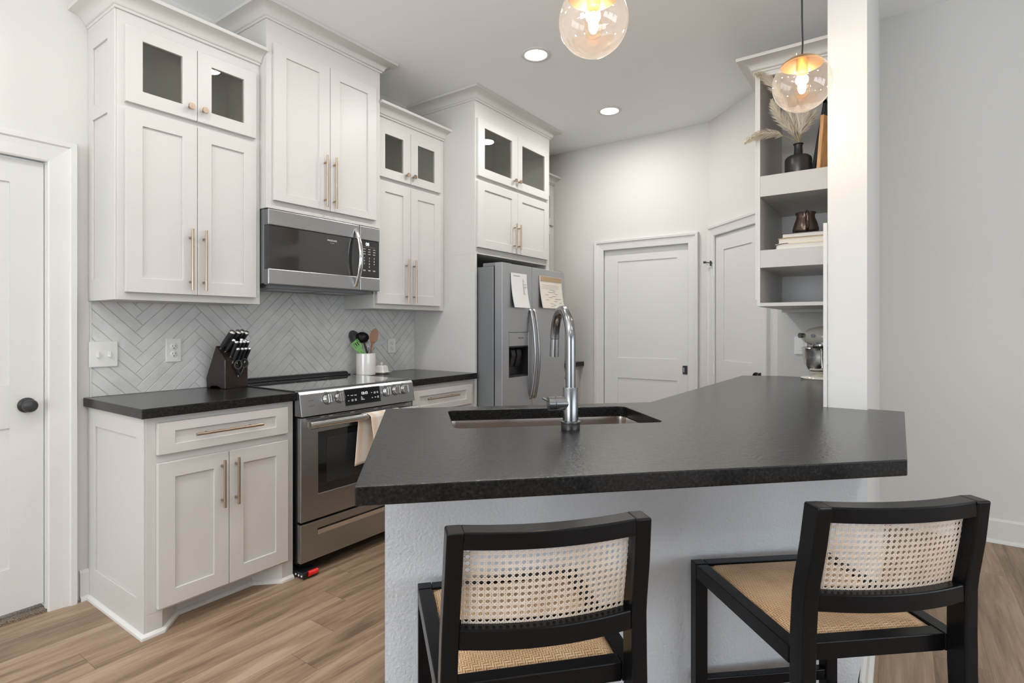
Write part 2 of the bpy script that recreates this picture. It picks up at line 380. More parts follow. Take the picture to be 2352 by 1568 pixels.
# diagonal pantry wall
q = .70711
def dg_(r, off=0): return (WX-q*r + q*off, 1.268-q*r - q*off)      # off: into the wall
def dgpoly(r0, r1, o0, o1): return [dg_(r0, o0), dg_(r1, o0), dg_(r1, o1), dg_(r0, o1)]
b = MB(); b.prism(dgpoly(-.02, .09, 0, .12), 0, CEIL); b.prism(dgpoly(.09, .725, 0, .12), 1.96, CEIL); b.prism(dgpoly(.725, .872, 0, .12), 0, CEIL)
struct('wall_pantry', b, 'wall')
b = MB().box(XS, XS+.12, .2355, .654, 0, CEIL); struct('wall_alcove', b, M['wall'])
b = MB().box(2.53, 4.3, PY, .235, 0, CEIL2); struct('wall_divider', b, 'trim')
b = MB().box(4.185, 4.33, -6.1, PY, 0, CEIL2); struct('wall_right', b, 'wall')
# walls of the living area behind the camera, with window openings
def wall_open(ax, c0, c1, a0, a1, opens, top):
    b = MB(); cuts = sorted(opens); x = a0
    def bb(u0, u1, z0, z1):
        if ax == 'y': b.box(u0, u1, c0, c1, z0, z1)
        else: b.box(c0, c1, u0, u1, z0, z1)
    for (u0, u1, z0, z1) in cuts:
        bb(x, u0, 0, top); bb(u0, u1, 0, z0); bb(u0, u1, z1, top); x = u1
    bb(x, a1, 0, top); return b
W1 = [(-2.4, -.6, .4, 2.5), (-.2, 1.6, .4, 2.5), (2.0, 3.6, .4, 2.5)]; W2 = [(-1.2, .6, .4, 2.5), (.9, 2.7, .4, 2.5)]
struct('wall_front', wall_open('y', -6.1, -5.96, -5.6, 4.3, W1, CEIL2), 'wall')
struct('wall_rear', wall_open('x', -5.6, -5.46, -6.1, 3.2, W2, CEIL2), 'wall')
wi = 0
for ax, ws in (('y', W1), ('x', W2)):
    for (u0, u1, z0, z1) in ws:
        wi += 1; f = MB(); g = MB(); um = (u0+u1)/2; zm = (z0+z1)/2
        def bb(m_, a, b_, c, d, t0, t1):
            if ax == 'y': m_.box(a, b_, -6.0+t0, -6.0+t1, c, d)
            else: m_.box(-5.5+t0, -5.5+t1, a, b_, c, d)
        for a, b_, c, d in ((u0, u0+.05, z0, z1), (u1-.05, u1, z0, z1), (u0, u1, z0, z0+.05), (u0, u1, z1-.05, z1), (um-.02, um+.02, z0, z1), (u0, u1, zm-.02, zm+.02)):
            bb(f, a, b_, c, d, -.03, .03)
        bb(g, u0+.02, u1-.02, z0+.02, z1-.02, -.006, -.002)
        fo = struct('window_%d' % wi, f, 'trim'); obj('pane', g, glassmat('window_glass_%d' % wi, (.95, .97, 1)), fo)

# peninsula knee wall (textured) : polygon in plan
S0 = 2.1
kl = lambda s, t: ((t+s)*q, (t-s)*q)          # rotated plan coordinates: s along the bar, t away from the camera
t0 = S0*q; sl = -.0553*S0*q
b = MB().prism([kl(sl, t0), (S0-.107, .107), (S0-.107+.12, PY), (2.5295, PY), (2.5295, .23), (2.13, .23), kl(sl+.0, t0+.115)], 0, .8735)
struct('wall_peninsula', b, 'knee')

# baseboards
def bboard(path, h=.135, t=.014, shoe=True):
    b = MB().sweep(path, [(0, 0), (t, 0), (t, h-.012), (t*.4, h), (0, h)])
    if shoe: b.sweep(path, [(t-.002, 0), (t+.014, 0), (t+.012, .010), (t+.004, .018), (t-.002, .02)])
    return b
struct('baseboard_left', bboard([(.905, WY), (.946, WY)]).add([], []), 'trim')
struct('baseboard_right', bboard([(4.185, PY), (4.185, -5.9)]), 'trim')
struct('baseboard_divider', bboard([(2.02, PY), (4.17, PY)]), 'trim')
struct('baseboard_back', bboard([(WX, 2.37), (WX, 2.29)]), 'trim')

# casings: profile swept around an opening in a vertical plane
CAS = [(0, 0), (0, .012), (.006, .016), (.03, .018), (.05, .020), (.072, .024), (.078, .032), (.098, .034), (.103, .028), (.103, 0)]
def casing(a0, a1, top, place, width=1.0, bottom=0):
    # a0<a1 opening edges along the wall; place(a, z, out) -> world
    pts = [(a0, bottom), (a0, top), (a1, top), (a1, bottom)]; b = MB(); rings = []
    dirs = [(-1, 0), (-1, 1), (1, 1), (1, 0)]
    for (a, z), (da, dz) in zip(pts, dirs): rings.append([place(a+da*o*width, z+dz*o*width, t) for o, t in CAS])
    m_ = len(CAS); v = [p for r_ in rings for p in r_]; f = []
    for i in range(3):
        for k in range(m_): f.append((i*m_+k, (i+1)*m_+k, (i+1)*m_+(k+1) % m_, i*m_+(k+1) % m_))
    f.append(tuple(range(m_))); f.append(tuple(3*m_+k for k in range(m_)))
    return b.add(v, f)
def door_slab(a0, a1, z0, z1, place, panels, depth0, t=.035, rec=.008):
    # place(a, z, out): out negative = into the wall; front face at depth0
    b = MB()
    def bx(a, c, z, zz, o0, o1):
        v = [place(x, y, o) for o in (o0, o1) for x, y in ((a, z), (c, z), (c, zz), (a, zz))]
        b.add(v, [(0, 1, 2, 3), (4, 5, 6, 7), (0, 1, 5, 4), (1, 2, 6, 5), (2, 3, 7, 6), (3, 0, 4, 7)])
    pa0, pa1 = panels[0][0], panels[0][1]
    bx(a0, pa0, z0, z1, depth0, depth0-t); bx(pa1, a1, z0, z1, depth0, depth0-t)
    zs = [z0] + sum([[p[2], p[3]] for p in sorted(panels, key=lambda p: p[2])], []) + [z1]
    for i in range(0, len(zs), 2): bx(pa0, pa1, zs[i], zs[i+1], depth0, depth0-t)
    for p in panels: bx(p[0]-.001, p[1]+.001, p[2]-.001, p[3]+.001, depth0-rec, depth0-t+.004)
    return b
# door 1: left edge of the picture
pl = lambda a, z, o: (a, WY-o, z)
d = struct('door_1', door_slab(-.035, .785, .035, 1.945, pl, [(.10, .673, .99, 1.844), (.10, .673, .22, .81)], -.02), 'trim')
k = MB(); k.lathe([(.030, 0), (.032, .004), (.030, .008), (.012, .012), (.010, .028), (.020, .034), (.026, .042), (.027, .052), (.024, .058), (.016, .060), (0, .0605)], (.727, WY+.020, .901), 32, Matrix.Rotation(R(90), 4, 'X'))
obj('door_knob', k, 'vase', d, smooth=40)['label'] = 'matt black round knob'
struct('trim_1', casing(-.04, .79, 1.95, pl), 'trim')
b = MB().box(.765, .79, WY, WY+.06, 0, 1.95).box(-.04, .79, WY, WY+.06, 1.945, 1.955); b = MB().box(.787, .792, WY, WY+.02, 0, 1.95); struct('trim_2', b, 'trim')
c = MB().box(-.04, .79, WY-.006, WY+.14, 0, .012); tag(obj('carpet_strip', c, 'carpet'), 'sliver of brown carpet showing beneath the white door at far left', 'carpet')
# door 2: back wall
pb = lambda a, z, o: (WX-o, a, z)
d = struct('door_2', door_slab(1.425, 2.20, .012, 1.925, pb, [(1.532, 2.07, .96, 1.82), (1.532, 2.07, .22, .78)], -.02), 'trim')
k = MB().box(WX+.012, WX+.021, 1.445, 1.482, .84, .91); h = obj('pocket_latch', k, 'black', d); h['label'] = 'black rectangular latch plate'
obj('latch_slot', MB().box(WX+.0105, WX+.0125, 1.468, 1.476, .855, .895), 'steel', h)
struct('trim_3', casing(1.430, 2.197, 1.925, pb, .84), 'trim')
# door 3: pantry on the diagonal wall
def pd(a, z, o): x, y = dg_(a, -o); return (x, y, z)
d = struct('door_3', door_slab(.098, .717, .012, 1.95, pd, [(.212, .577, .975, 1.835), (.212, .577, .22, .79)], -.006), 'trim')
for z in (1.69, .90):
    x, y = dg_(.098, -.010); hb = MB().cyl((x, y, z-.045), (x, y, z+.045), .006, n=12).box(x-.004, x+.004, y-.004, y+.004, z-.045, z+.045)
    obj('hinge', hb, 'white', d, smooth=40)
x, y = dg_(.650, -.012); k = MB().lathe([(.026, 0), (.026, .006), (.011, .01), (.011, .032), (.026, .045), (.027, .056), (.018, .062), (0, .062)], (x, y, .893), 28, Matrix.Rotation(R(45), 4, 'Z') @ Matrix.Rotation(R(-90), 4, 'Y'))
obj('door_knob', k, 'black', d, smooth=40)['label'] = 'black round knob'
struct('trim_4', casing(.103, .712, 1.955, pd, .80), 'trim')
x, y = dg_(.085, -.03); k = MB().cyl((x, y, 1.745), (x-.0, y+.045, 1.752), .004, n=10).cyl((x, y+.035, 1.751), (x, y+.055, 1.752), .009, n=14).cyl((x, y, 1.72), (x, y, 1.76), .006, n=10)
x0, y0 = dg_(.085, 0); k.cyl((x0, y0, 1.745), (x, y, 1.745), .004, n=8)
tag(obj('door_stop', k, 'black', smooth=40), 'small black hinge-pin door stop on the top hinge of the diagonal pantry door', 'door stop')

# ------------------------------------------------------------------ cabinet kit (fronts face -Y)
CRN = [(0, 0), (.006, 0), (.009, .005), (.009, .010), (.014, .011), (.018, .016), (.020, .022), (.025, .032), (.034, .041), (.047, .048), (.062, .052), (.078, .0545), (.080, .059), (.080, .070), (0, .070)]
def crown(path, z, rev=False): return MB().sweep(path, [(o, z+h) for o, h in CRN])
def pull(x, z0, z1, y, horiz=False, r=.006, stand=.028):
    # bar pull; door face at y
    b = MB(); yb = y-stand
    if horiz:
        a, c = x; b.cyl((a, yb, z0), (c, yb, z0), r, n=16)
        for t in (a+.05, c-.05): b.cyl((t, y+.001, z0), (t, yb, z0), .005, n=12)
    else:
        b.cyl((x, yb, z0), (x, yb, z1), r, n=16); d_ = .14*(z1-z0)
        for t in (z0+d_, z1-d_): b.cyl((x, y+.001, t), (x, yb, t), .005, n=12)
    return b
def knob(x, z, y): return MB().lathe([(.006, 0), (.006, .012), (.014, .022), (.015, .026), (.014, .029), (0, .029)], (x, y+.001, z), 28, Matrix.Rotation(R(90), 4, 'X'))
def shaker(par, name, x0, x1, z0, z1, yf, st=.064, rail=None, glass=False, handle=None, t=.020, topr=None):
    rail = rail or st; b = MB(); topr = topr or rail
    b.plate([(x0, x0+st, z0, z1), (x1-st, x1, z0, z1), (x0, x1, z0, z0+rail), (x0, x1, z1-topr, z1)], yf, yf+t)
    if not glass: b.box(x0+st-.001, x1-st+.001, yf+.009, yf+t-.002, z0+rail-.001, z1-topr+.001)
    d = obj(name, b, 'cab', par, bevel=.0012, seg=1)
    if glass: obj('glass_pane', MB().box(x0+st-.002, x1-st+.002, yf+.010, yf+.013, z0+rail-.002, z1-topr+.002), 'pane', d)['label'] = 'grey tinted glass pane'
    if handle:
        kind, a, c, e = handle
        if kind == 'knob': obj('knob', knob(a, c, yf), 'brass', d, smooth=40)
        elif kind == 'h': obj('handle', pull((a, c), e, e, yf, True), 'brass', d, smooth=40)
        else: obj('handle', pull(a, c, e, yf), 'brass', d, smooth=40)
    return d
def carcass(x0, x1, yf, yb, z0, z1, rails, stiles, glassz=None, t=.018, center=None):
    # face frame from yf to yf+.018 with rails (z0,z1), stiles (x0,x1); box open at the front
    b = MB()
    yb -= .0015; y2 = yf+.018; st = sorted(stiles)
    b.box(x0, x0+t, y2, yb, z0, z1).box(x1-t, x1, y2, yb, z0, z1).box(x0+t, x1-t, yb-.010, yb, z0, z1)
    b.box(x0+t, x1-t, y2, yb-.01, z0, z0+t).box(x0+t, x1-t, y2, yb-.01, z1-t, z1)
    b.plate([(x0, st[0][1], z0, z1), (st[-1][0], x1, z0, z1)] + [(x0, x1, a, c) for a, c in rails] + [(a, c, z0, z1) for a, c in st[1:-1]], yf, y2)
    return b

# upper cabinets ---------------------------------------------------
UZ = 1.352
c = thing('upper_cabinet', 'tall white wall cabinet above the knife block, two glass doors over two long panel doors', 'cabinet', (1.266, 2.88, UZ))
b = carcass(.946, 1.587, 2.725, WY, UZ, 2.63, [(UZ, 1.40), (2.165, 2.215), (2.52, 2.63)], [(.946, .985), (1.25, 1.28), (1.545, 1.587)])
b.box(.966, 1.567, 2.745, WY-.012, 2.175, 2.20)
obj('body', b, 'cab', c, bevel=.001, seg=1)
b = MB()                                      # framed side panel
b.plate([(2.727, WY-.0015, z0, z1) for z0, z1 in ((UZ, 1.452), (2.165, 2.23), (2.487, 2.60))] + [(2.727, 2.805, UZ, 2.60), (2.975, WY-.0015, UZ, 2.60)], .938, .946)
b.v = [(y_, x_, z_) for x_, y_, z_ in b.v]
obj('side_panel', b, 'cab', c, bevel=.001, seg=1)
obj('crown', crown([(.942, WY-.002), (.942, 2.723), (1.586, 2.723)][::-1][::-1], 2.592).add([], []), 'cab', c, smooth=48)
shaker(c, 'door', .973, 1.2645, 1.385, 2.176, 2.704, handle=('v', 1.232, 1.405, 1.690)); shaker(c, 'door', 1.2675, 1.556, 1.385, 2.176, 2.704, handle=('v', 1.293, 1.405, 1.690))
shaker(c, 'glass_door', .973, 1.2645, 2.203, 2.537, 2.704, rail=.060, glass=True, handle=('knob', 1.230, 2.258, 0), topr=.055); shaker(c, 'glass_door', 1.2675, 1.556, 2.203, 2.537, 2.704, rail=.060, glass=True, handle=('knob', 1.292, 2.258, 0), topr=.055)

c = thing('upper_cabinet', 'deeper white wall cabinet directly above the microwave, two tall panel doors, crown at the ceiling', 'cabinet', (1.966, 2.85, 1.85))
b = carcass(1.5875, 2.3445, 2.665, WY, 1.850, CEIL-.002, [(1.85, 1.90), (2.70, CEIL-.002)], [(1.5875, 1.635), (1.95, 1.975), (2.285, 2.3445)])
obj('body', b, 'cab', c, bevel=.001, seg=1)
obj('crown', crown([(1.5875, WY-.002), (1.5875, 2.664), (2.3445, 2.664), (2.3445, WY-.002)], CEIL-.071), 'cab', c, smooth=48)
shaker(c, 'door', 1.619, 1.9605, 1.892, 2.710, 2.644, st=.070, topr=.057, rail=.045, handle=('v', 1.923, 1.908, 2.197)); shaker(c, 'door', 1.9635, 2.300, 1.892, 2.710, 2.644, st=.066, topr=.057, rail=.045, handle=('v', 1.984, 1.908, 2.197))

c = thing('upper_cabinet', 'white wall cabinet above the utensil crock, between microwave and fridge surround, glass doors on top', 'cabinet', (2.67, 2.88, UZ))
b = carcass(2.345, 2.9995, 2.725, WY, UZ, 2.63, [(UZ, 1.40), (2.165, 2.215), (2.52, 2.63)], [(2.345, 2.39), (2.64, 2.665), (2.94, 2.9995)])
b.box(2.365, 2.98, 2.745, WY-.012, 2.175, 2.20)
obj('body', b, 'cab', c, bevel=.001, seg=1)
obj('crown', crown([(2.3455, 2.723), (2.999, 2.723)], 2.588), 'cab', c, smooth=48)
shaker(c, 'door', 2.358, 2.6495, 1.383, 2.172, 2.704, st=.066, handle=('v', 2.606, 1.396, 1.685)); shaker(c, 'door', 2.6525, 2.951, 1.383, 2.172, 2.704, st=.066, handle=('v', 2.674, 1.396, 1.685))
shaker(c, 'glass_door', 2.358, 2.6495, 2.198, 2.537, 2.704, st=.066, rail=.058, glass=True, handle=('knob', 2.609, 2.250, 0), topr=.058); shaker(c, 'glass_door', 2.6525, 2.951, 2.198, 2.537, 2.704, st=.066, rail=.058, glass=True, handle=('knob', 2.670, 2.250, 0), topr=.058)

c = thing('fridge_surround_cabinet', 'tall white cabinet enclosing the fridge, full height side panel, glass doors near the ceiling', 'cabinet', (3.5, 2.73, 0))
b = carcass(3.0, 4.0, 2.430, WY, 1.75, CEIL-.002, [(1.75, 1.80), (2.255, 2.31), (2.69, CEIL-.002)], [(3.0, 3.035), (3.475, 3.525), (3.94, 4.0)])
b.box(3.02, 3.98, 2.45, WY-.012, 2.27, 2.30)
obj('body', b, 'cab', c, bevel=.001, seg=1)
obj('side_panel', MB().box(3.0, 3.022, 2.430, WY-.0015, 0, 1.75), 'cab', c, bevel=.001, seg=1); obj('side_panel', MB().box(3.955, 4.0, 2.430, WY-.0015, 0, 1.75), 'cab', c, bevel=.001, seg=1)
obj('crown', crown([(3.0, WY-.002), (3.0, 2.429), (4.0, 2.429), (4.0, WY-.002)], CEIL-.071), 'cab', c, smooth=48)
shaker(c, 'door', 3.012, 3.4975, 1.795, 2.262, 2.409, st=.074, rail=.06, topr=.055, handle=('v', 3.446, 1.826, 2.019)); shaker(c, 'door', 3.5005, 3.955, 1.795, 2.262, 2.409, st=.064, rail=.06, topr=.055, handle=('v', 3.503, 1.826, 2.019))
for o_ in [o_ for o_ in c.children if o_.name.startswith('door')]: pass
shaker(c, 'glass_door', 3.012, 3.4975, 2.297, 2.702, 2.409, st=.074, rail=.062, glass=True, handle=('knob', 3.446, 2.350, 0), topr=.055); shaker(c, 'glass_door', 3.5005, 3.955, 2.297, 2.702, 2.409, st=.062, rail=.062, glass=True, handle=('knob', 3.509, 2.352, 0), topr=.055)
# things behind the glass
for (x, y, n_, lab) in ((3.33, 2.60, 3, 'pale dish in the low stack behind the left fridge-cabinet glass'), (3.72, 2.60, 3, 'pale dish in the low stack behind the right fridge-cabinet glass')):
    for i in range(n_):
        o = obj('dish', MB().lathe([(.05, 0), (.10, .012), (.105, .018), (.10, .018), (.05, .006), (0, .006)], (x, y, 2.3005+i*.010), 32), 'porcelain', smooth=40)
        tag(o, lab, 'dish', 'dishes in the cabinet above the fridge')

c = thing('upper_cabinet', 'white wall cabinet mostly hidden beyond the fridge, narrow strip showing before the back wall', 'cabinet', (4.28, 2.88, UZ))
obj('body', carcass(4.0005, 4.571, 2.725, WY, UZ, 2.63, [(UZ, 1.40), (2.165, 2.215), (2.52, 2.63)], [(4.0, 4.04), (4.27, 4.30), (4.50, 4.571)]), 'cab', c, bevel=.001, seg=1)
obj('crown', crown([(4.001, 2.723), (4.571, 2.723)], 2.59), 'cab', c, smooth=48)
shaker(c, 'door', 4.02, 4.265, 1.385, 2.172, 2.704); shaker(c, 'door', 4.268, 4.53, 1.385, 2.172, 2.704)
shaker(c, 'glass_door', 4.02, 4.265, 2.2, 2.537, 2.704, glass=True); shaker(c, 'glass_door', 4.268, 4.53, 2.2, 2.537, 2.704, glass=True)

# base cabinets ----------------------------------------------------
def base_body(x0, x1, yf, yb, feet=True, rails=(), stiles=()):
    b = MB(); yb -= .0015; y2 = yf+.018; st = sorted(stiles)
    b.box(x0, x0+.018, y2, yb, 0, .873).box(x1-.018, x1, y2, yb, 0, .873).box(x0+.018, x1-.018, yb-.01, yb, 0, .873)
    b.box(x0+.018, x1-.018, y2, yb-.01, .09, .108).box(x0+.018, x1-.018, y2, yb-.01, .855, .873)
    b.plate([(x0, st[0][1], .0898, .873), (st[-1][0], x1, .0898, .873)] + [(x0, x1, max(a, .0898), c_) for a, c_ in rails] + [(a, c_, .0898, .873) for a, c_ in st[1:-1]], yf, y2)
    return b
c = thing('base_cabinet', 'white base cabinet left of the range, one drawer above two panel doors, framed end panel', 'cabinet', (1.27, 2.73, 0))
b = base_body(.946, 1.592, 2.440, WY, True, [(.085, .115), (.68, .73), (.84, .873)], [(.946, .985), (1.255, 1.28), (1.55, 1.592)])
obj('body', b, 'cab', c, bevel=.001, seg=1)
kp = [(.946, 2.4405), (1.006, 2.4405), (1.102, 2.537), (1.440, 2.537), (1.534, 2.4405), (1.592, 2.4405)]
b = MB(); b.prism(kp+[(1.5735, 2.4585), (1.5735, 2.56), (.9645, 2.56), (.9645, 2.4585), (.946, 2.4585)][0:0]+[(1.592, 2.4575), (1.573, 2.4575), (1.573, 2.56), (.965, 2.56), (.965, 2.4575), (.946, 2.4575)], 0.0, .0896); obj('toe_kick', b, 'cab', c, bevel=.001, seg=1)
shp = [(-.001, .0005), (.013, .0005), (.012, .010), (.005, .018), (-.001, .020)]
obj('shoe_moulding', MB().sweep([(.938, WY-.03), (.938, 2.4385)]+kp[1:], shp), 'trim', c, smooth=35)
b = MB()
b.plate([(2.442, 2.509, 0, .873), (2.945, WY-.0015, 0, .873), (2.442, WY-.0015, 0, .146), (2.442, WY-.0015, .790, .873)], .938, .946); b.v = [(y_, x_, z_) for x_, y_, z_ in b.v]
obj('end_panel', b, 'cab', c, bevel=.001, seg=1)
shaker(c, 'drawer', .982, 1.554, .721, .849, 2.419, rail=.038, handle=('h', 1.116, 1.411, .787))
shaker(c, 'door', .982, 1.2655, .104, .687, 2.419, handle=('v', 1.234, .451, .657)); shaker(c, 'door', 1.2685, 1.554, .104, .687, 2.419, handle=('v', 1.296, .451, .657))

c = thing('base_cabinet', 'white base cabinet between the range and the fridge, its drawer front showing', 'cabinet', (2.68, 2.73, 0))
obj('body', base_body(2.362, 2.998, 2.440, WY, True, [(.085, .115), (.68, .73), (.84, .873)], [(2.362, 2.41), (2.65, 2.675), (2.95, 2.998)]), 'cab', c, bevel=.001, seg=1)
obj('toe_kick', MB().box(2.38, 2.98, 2.51, 2.53, 0, .09), 'cab', c)
shaker(c, 'drawer', 2.385, 2.959, .705, .842, 2.419, rail=.038, handle=('h', 2.493, 2.791, .785))
shaker(c, 'door', 2.385, 2.6705, .104, .672, 2.419, handle=('v', 2.637, .451, .657)); shaker(c, 'door', 2.6735, 2.959, .104, .672, 2.419, handle=('v', 2.705, .451, .657))
c = thing('base_cabinet', 'white base cabinet beyond the fridge, only its right drawer corner visible by the back wall', 'cabinet', (4.29, 2.73, 0))
obj('body', base_body(4.001, 4.571, 2.440, WY, True, [(.085, .115), (.68, .73), (.84, .873)], [(4.0, 4.04), (4.50, 4.571)]), 'cab', c, bevel=.001, seg=1)
obj('toe_kick', MB().box(4.02, 4.55, 2.51, 2.53, 0, .09), 'cab', c)
shaker(c, 'drawer', 4.03, 4.48, .705, .842, 2.419, rail=.038, handle=('h', 4.15, 4.36, .785)); shaker(c, 'door', 4.03, 4.48, .104, .672, 2.419)

# counters on the cabinet wall
def slab(poly, name, lab):
    o = polish_edges(obj(name, MB().prism(poly, .874, .914), 'granite', bevel=.003, seg=3)); return tag(o, lab, 'countertop')
slab([(.920, 2.409), (1.597, 2.409), (1.597, WY-.001), (.920, WY-.001)], 'countertop', 'short black granite countertop under the knife block, left of the range')
slab([(2.3575, 2.409), (2.999, 2.409), (2.999, WY-.001), (2.3575, WY-.001)], 'countertop', 'short black granite countertop under the white crock, right of the range')
slab([(4.001, 2.398), (4.571, 2.398), (4.571, WY-.001), (4.001, WY-.001)], 'countertop', 'black granite countertop peeking out beyond the fridge beside the back door')

# herringbone backsplash -------------------------------------------
TW, TL, G = .0475, .3875, .0011
def clip(poly, x0, x1, z0, z1):
    for ax, lim, sg in ((0, x0, 1), (0, x1, -1), (1, z0, 1), (1, z1, -1)):
        out = []
        for i in range(len(poly)):
            a, b_ = poly[i], poly[(i+1) % len(poly)]; da, db = (a[ax]-lim)*sg, (b_[ax]-lim)*sg
            if da >= 0: out.append(a)
            if (da >= 0) != (db >= 0):
                t = da/(da-db); out.append((a[0]+t*(b_[0]-a[0]), a[1]+t*(b_[1]-a[1])))
        poly = out
        if len(poly) < 3: return []
    return poly
tb = MB(); ox, oz = 1.159, 1.348-(TL+TW)*q-.0672*12
def tile(u0, u1, v0, v1):
    u0 += G; u1 -= G; v0 += G; v1 -= G
    def ring(i): return [((u-v)*q+ox, (u+v)*q+oz) for u, v in ((u0+i, v0+i), (u1-i, v0+i), (u1-i, v1-i), (u0+i, v1-i))]
    A = clip(ring(0), .948, 2.999, .9145, 1.852); 
    if len(A) < 3: return
    cx = sum(p[0] for p in A)/len(A); cz = sum(p[1] for p in A)/len(A)
    ar = abs(sum(A[i][0]*A[(i+1) % len(A)][1]-A[(i+1) % len(A)][0]*A[i][1] for i in range(len(A))))/2
    if ar < 4e-5: return
    B = clip(ring(.0016), .9485, 2.9985, .915, 1.8515)
    n = len(A)
    if len(B) != n: B = A
    v = [(x, 3.026, z) for x, z in A] + [(x, 3.0195, z) for x, z in A] + [(x, 3.018, z) for x, z in B]
    f = [(i, (i+1) % n, n+(i+1) % n, n+i) for i in range(n)] + [(n+i, n+(i+1) % n, 2*n+(i+1) % n, 2*n+i) for i in range(n)] + [tuple(2*n+i for i in range(n))]
    tb.add(v, f)
for k_ in range(-40, 60):
    for m_ in range(-6, 8):
        u, v = k_*TW+m_*TL, k_*TW-m_*TL
        tile(u, u+TL, v, v+TW); tile(u+TL, u+TL+TW, v+TW-TL, v+TW)
c = thing('backsplash', 'pale grey glazed herringbone tile backsplash on the range wall', 'backsplash', (1.97, 3.025, .914))
obj('tiles', tb, 'tile', c); obj('grout', MB().box(.947, 2.9995, 3.021, WY-.0005, .9142, 1.853), 'grout', c)
struct('trim_5', MB().box(.9425, .9475, 3.015, WY, .9142, UZ-.001), 'trim')

# wall plates ------------------------------------------------------
def plate(x0, x1, z0, z1, kind, lab):
    c = thing('light_switch' if kind == 'switch' else 'outlet', lab, 'switch' if kind == 'switch' else 'outlet', ((x0+x1)/2, 3.016, z0))
    obj('cover_plate', MB().box(x0, x1, 3.010, 3.0175, z0, z1), 'white', c, bevel=.003, seg=2)
    xm = (x0+x1)/2; zm = (z0+z1)/2
    if kind == 'switch':
        for xx in (xm-.023, xm+.023):
            b = MB().box(xx-.005, xx+.005, 3.005, 3.010, zm-.012, zm+.012); b.prism([(3.010, zm-.002), (2.997, zm-.012), (2.999, zm-.016), (3.010, zm-.008)], xx-.004, xx+.004, 'x')
            obj('toggle', b, 'white', c, bevel=.001)
            for s in (-.030, .030): obj('screw', MB().cyl((xx, 3.0104, zm+s), (xx, 3.009, zm+s), .003, n=12), 'white', c)
    else:
        for s in (-.019, .019):
            o = obj('socket', MB().lathe([(.017, 0), (.017, .0025), (.0155, .0035), (0, .0035)], (xm, 3.0105, zm+s), 24, Matrix.Rotation(R(90), 4, 'X')), 'white', c, smooth=40)
            b = MB().box(xm-.0075, xm-.0055, 3.0064, 3.008, zm+s-.001, zm+s+.008).box(xm+.0055, xm+.0075, 3.0064, 3.008, zm+s-.001, zm+s+.008).cyl((xm, 3.008, zm+s-.008), (xm, 3.0064, zm+s-.008), .0027, n=12)
            obj('slots', b, 'slot', o)
plate(.937, 1.050, 1.049, 1.167, 'switch', 'white double toggle light switch at the left end of the tile')
plate(1.257, 1.330, 1.057, 1.175, 'outlet', 'white outlet on the tile between the double switch and the knife block')
plate(2.725, 2.797, 1.045, 1.150, 'outlet', 'white outlet on the tile above the butter dish')
c = thing('outlet', 'white wall plate in the alcove beside the stand mixer', 'outlet', (XS-.004, .515, 1.06))
obj('cover_plate', MB().box(XS-.008, XS-.0005, .478, .552, 1.058, 1.172), 'white', c, bevel=.003)
obj('rocker', MB().box(XS-.010, XS-.008, .499, .531, 1.082, 1.148), 'white', c, bevel=.001)

# ------------------------------------------------------------------ microwave
c = thing('microwave', 'stainless over-the-range microwave with curved handle mounted below the tall cabinet', 'microwave', (1.966, 2.85, 1.455))
obj('housing', MB().box(1.592, 2.335, 2.700, WY-.015, 1.462, 1.848), 'fridgeside', c, bevel=.003)
b = MB(); b.box(1.62, 2.31, 2.70, 3.0, 1.440, 1.4615)
obj('vent_panel', b, 'fridgeside', c)
b = MB()
for i in range(2): b.box(1.68+i*.33, 1.95+i*.33, 2.76, 2.90, 1.4385, 1.4405)
obj('grease_filter', b, 'steel', c)
for z0, z1, nm in ((1.763, 1.8455, 'upper_door_panel'), (1.456, 1.537, 'lower_door_panel')):
    obj(nm, MB().box(1.592, 2.178, 2.655, 2.699, z0, z1), 'steel', c, bevel=.004)
obj('door_window', MB().box(1.594, 2.178, 2.659, 2.699, 1.5375, 1.7625), 'mwglass', c, bevel=.002)
for z0, z1 in ((1.763, 1.8455), (1.456, 1.537)): obj('control_trim', MB().box(2.181, 2.335, 2.655, 2.699, z0, z1), 'steel', c, bevel=.004)
kp_ = obj('control_panel', MB().box(2.181, 2.334, 2.659, 2.699, 1.5375, 1.7625), 'bglass', c, bevel=.002)
text('display_text', '08', .028, Matrix.Translation((2.240, 2.6585, 1.738)) @ FRONT, 'digits', kp_)
t = MB()
for r_ in range(3):
    for cc in range(3): t.box(2.208+cc*.038, 2.226+cc*.038, 2.6583, 2.6592, 1.706-r_*.015, 1.711-r_*.015)
obj('panel_line', MB().box(2.210, 2.300, 2.6583, 2.6592, 1.7215, 1.7225), 'greyink', kp_)
obj('button_legend', t, 'greyink', kp_); t = MB()
for cc in range(3): t.box(2.208+cc*.038, 2.226+cc*.038, 2.6583, 2.6592, 1.575, 1.583)
obj('button_legend', t, 'greyink', kp_)
for i, ch in enumerate('1234567890'):
    x_ = 2.217+(i % 3)*.038 if i < 9 else 2.255; z_ = 1.655-(i//3)*.018
    text('keypad_digit', ch, .014, Matrix.Translation((x_, 2.6588, z_)) @ FRONT, 'print', kp_)
wn_ = [o for o in c.children if o.name.startswith('door_window')][0]
text('brand_lettering', 'FRIGIDAIRE', .013, Matrix.Translation((1.985, 2.6585, 1.728)) @ FRONT, 'print', wn_)
text('brand_lettering', 'GALLERY', .007, Matrix.Translation((1.985, 2.6585, 1.714)) @ FRONT, 'greyink', wn_)
hp = bez((2.150, 2.655, 1.820), (2.150, 2.56, 1.65), (2.150, 2.655, 1.475), 24)
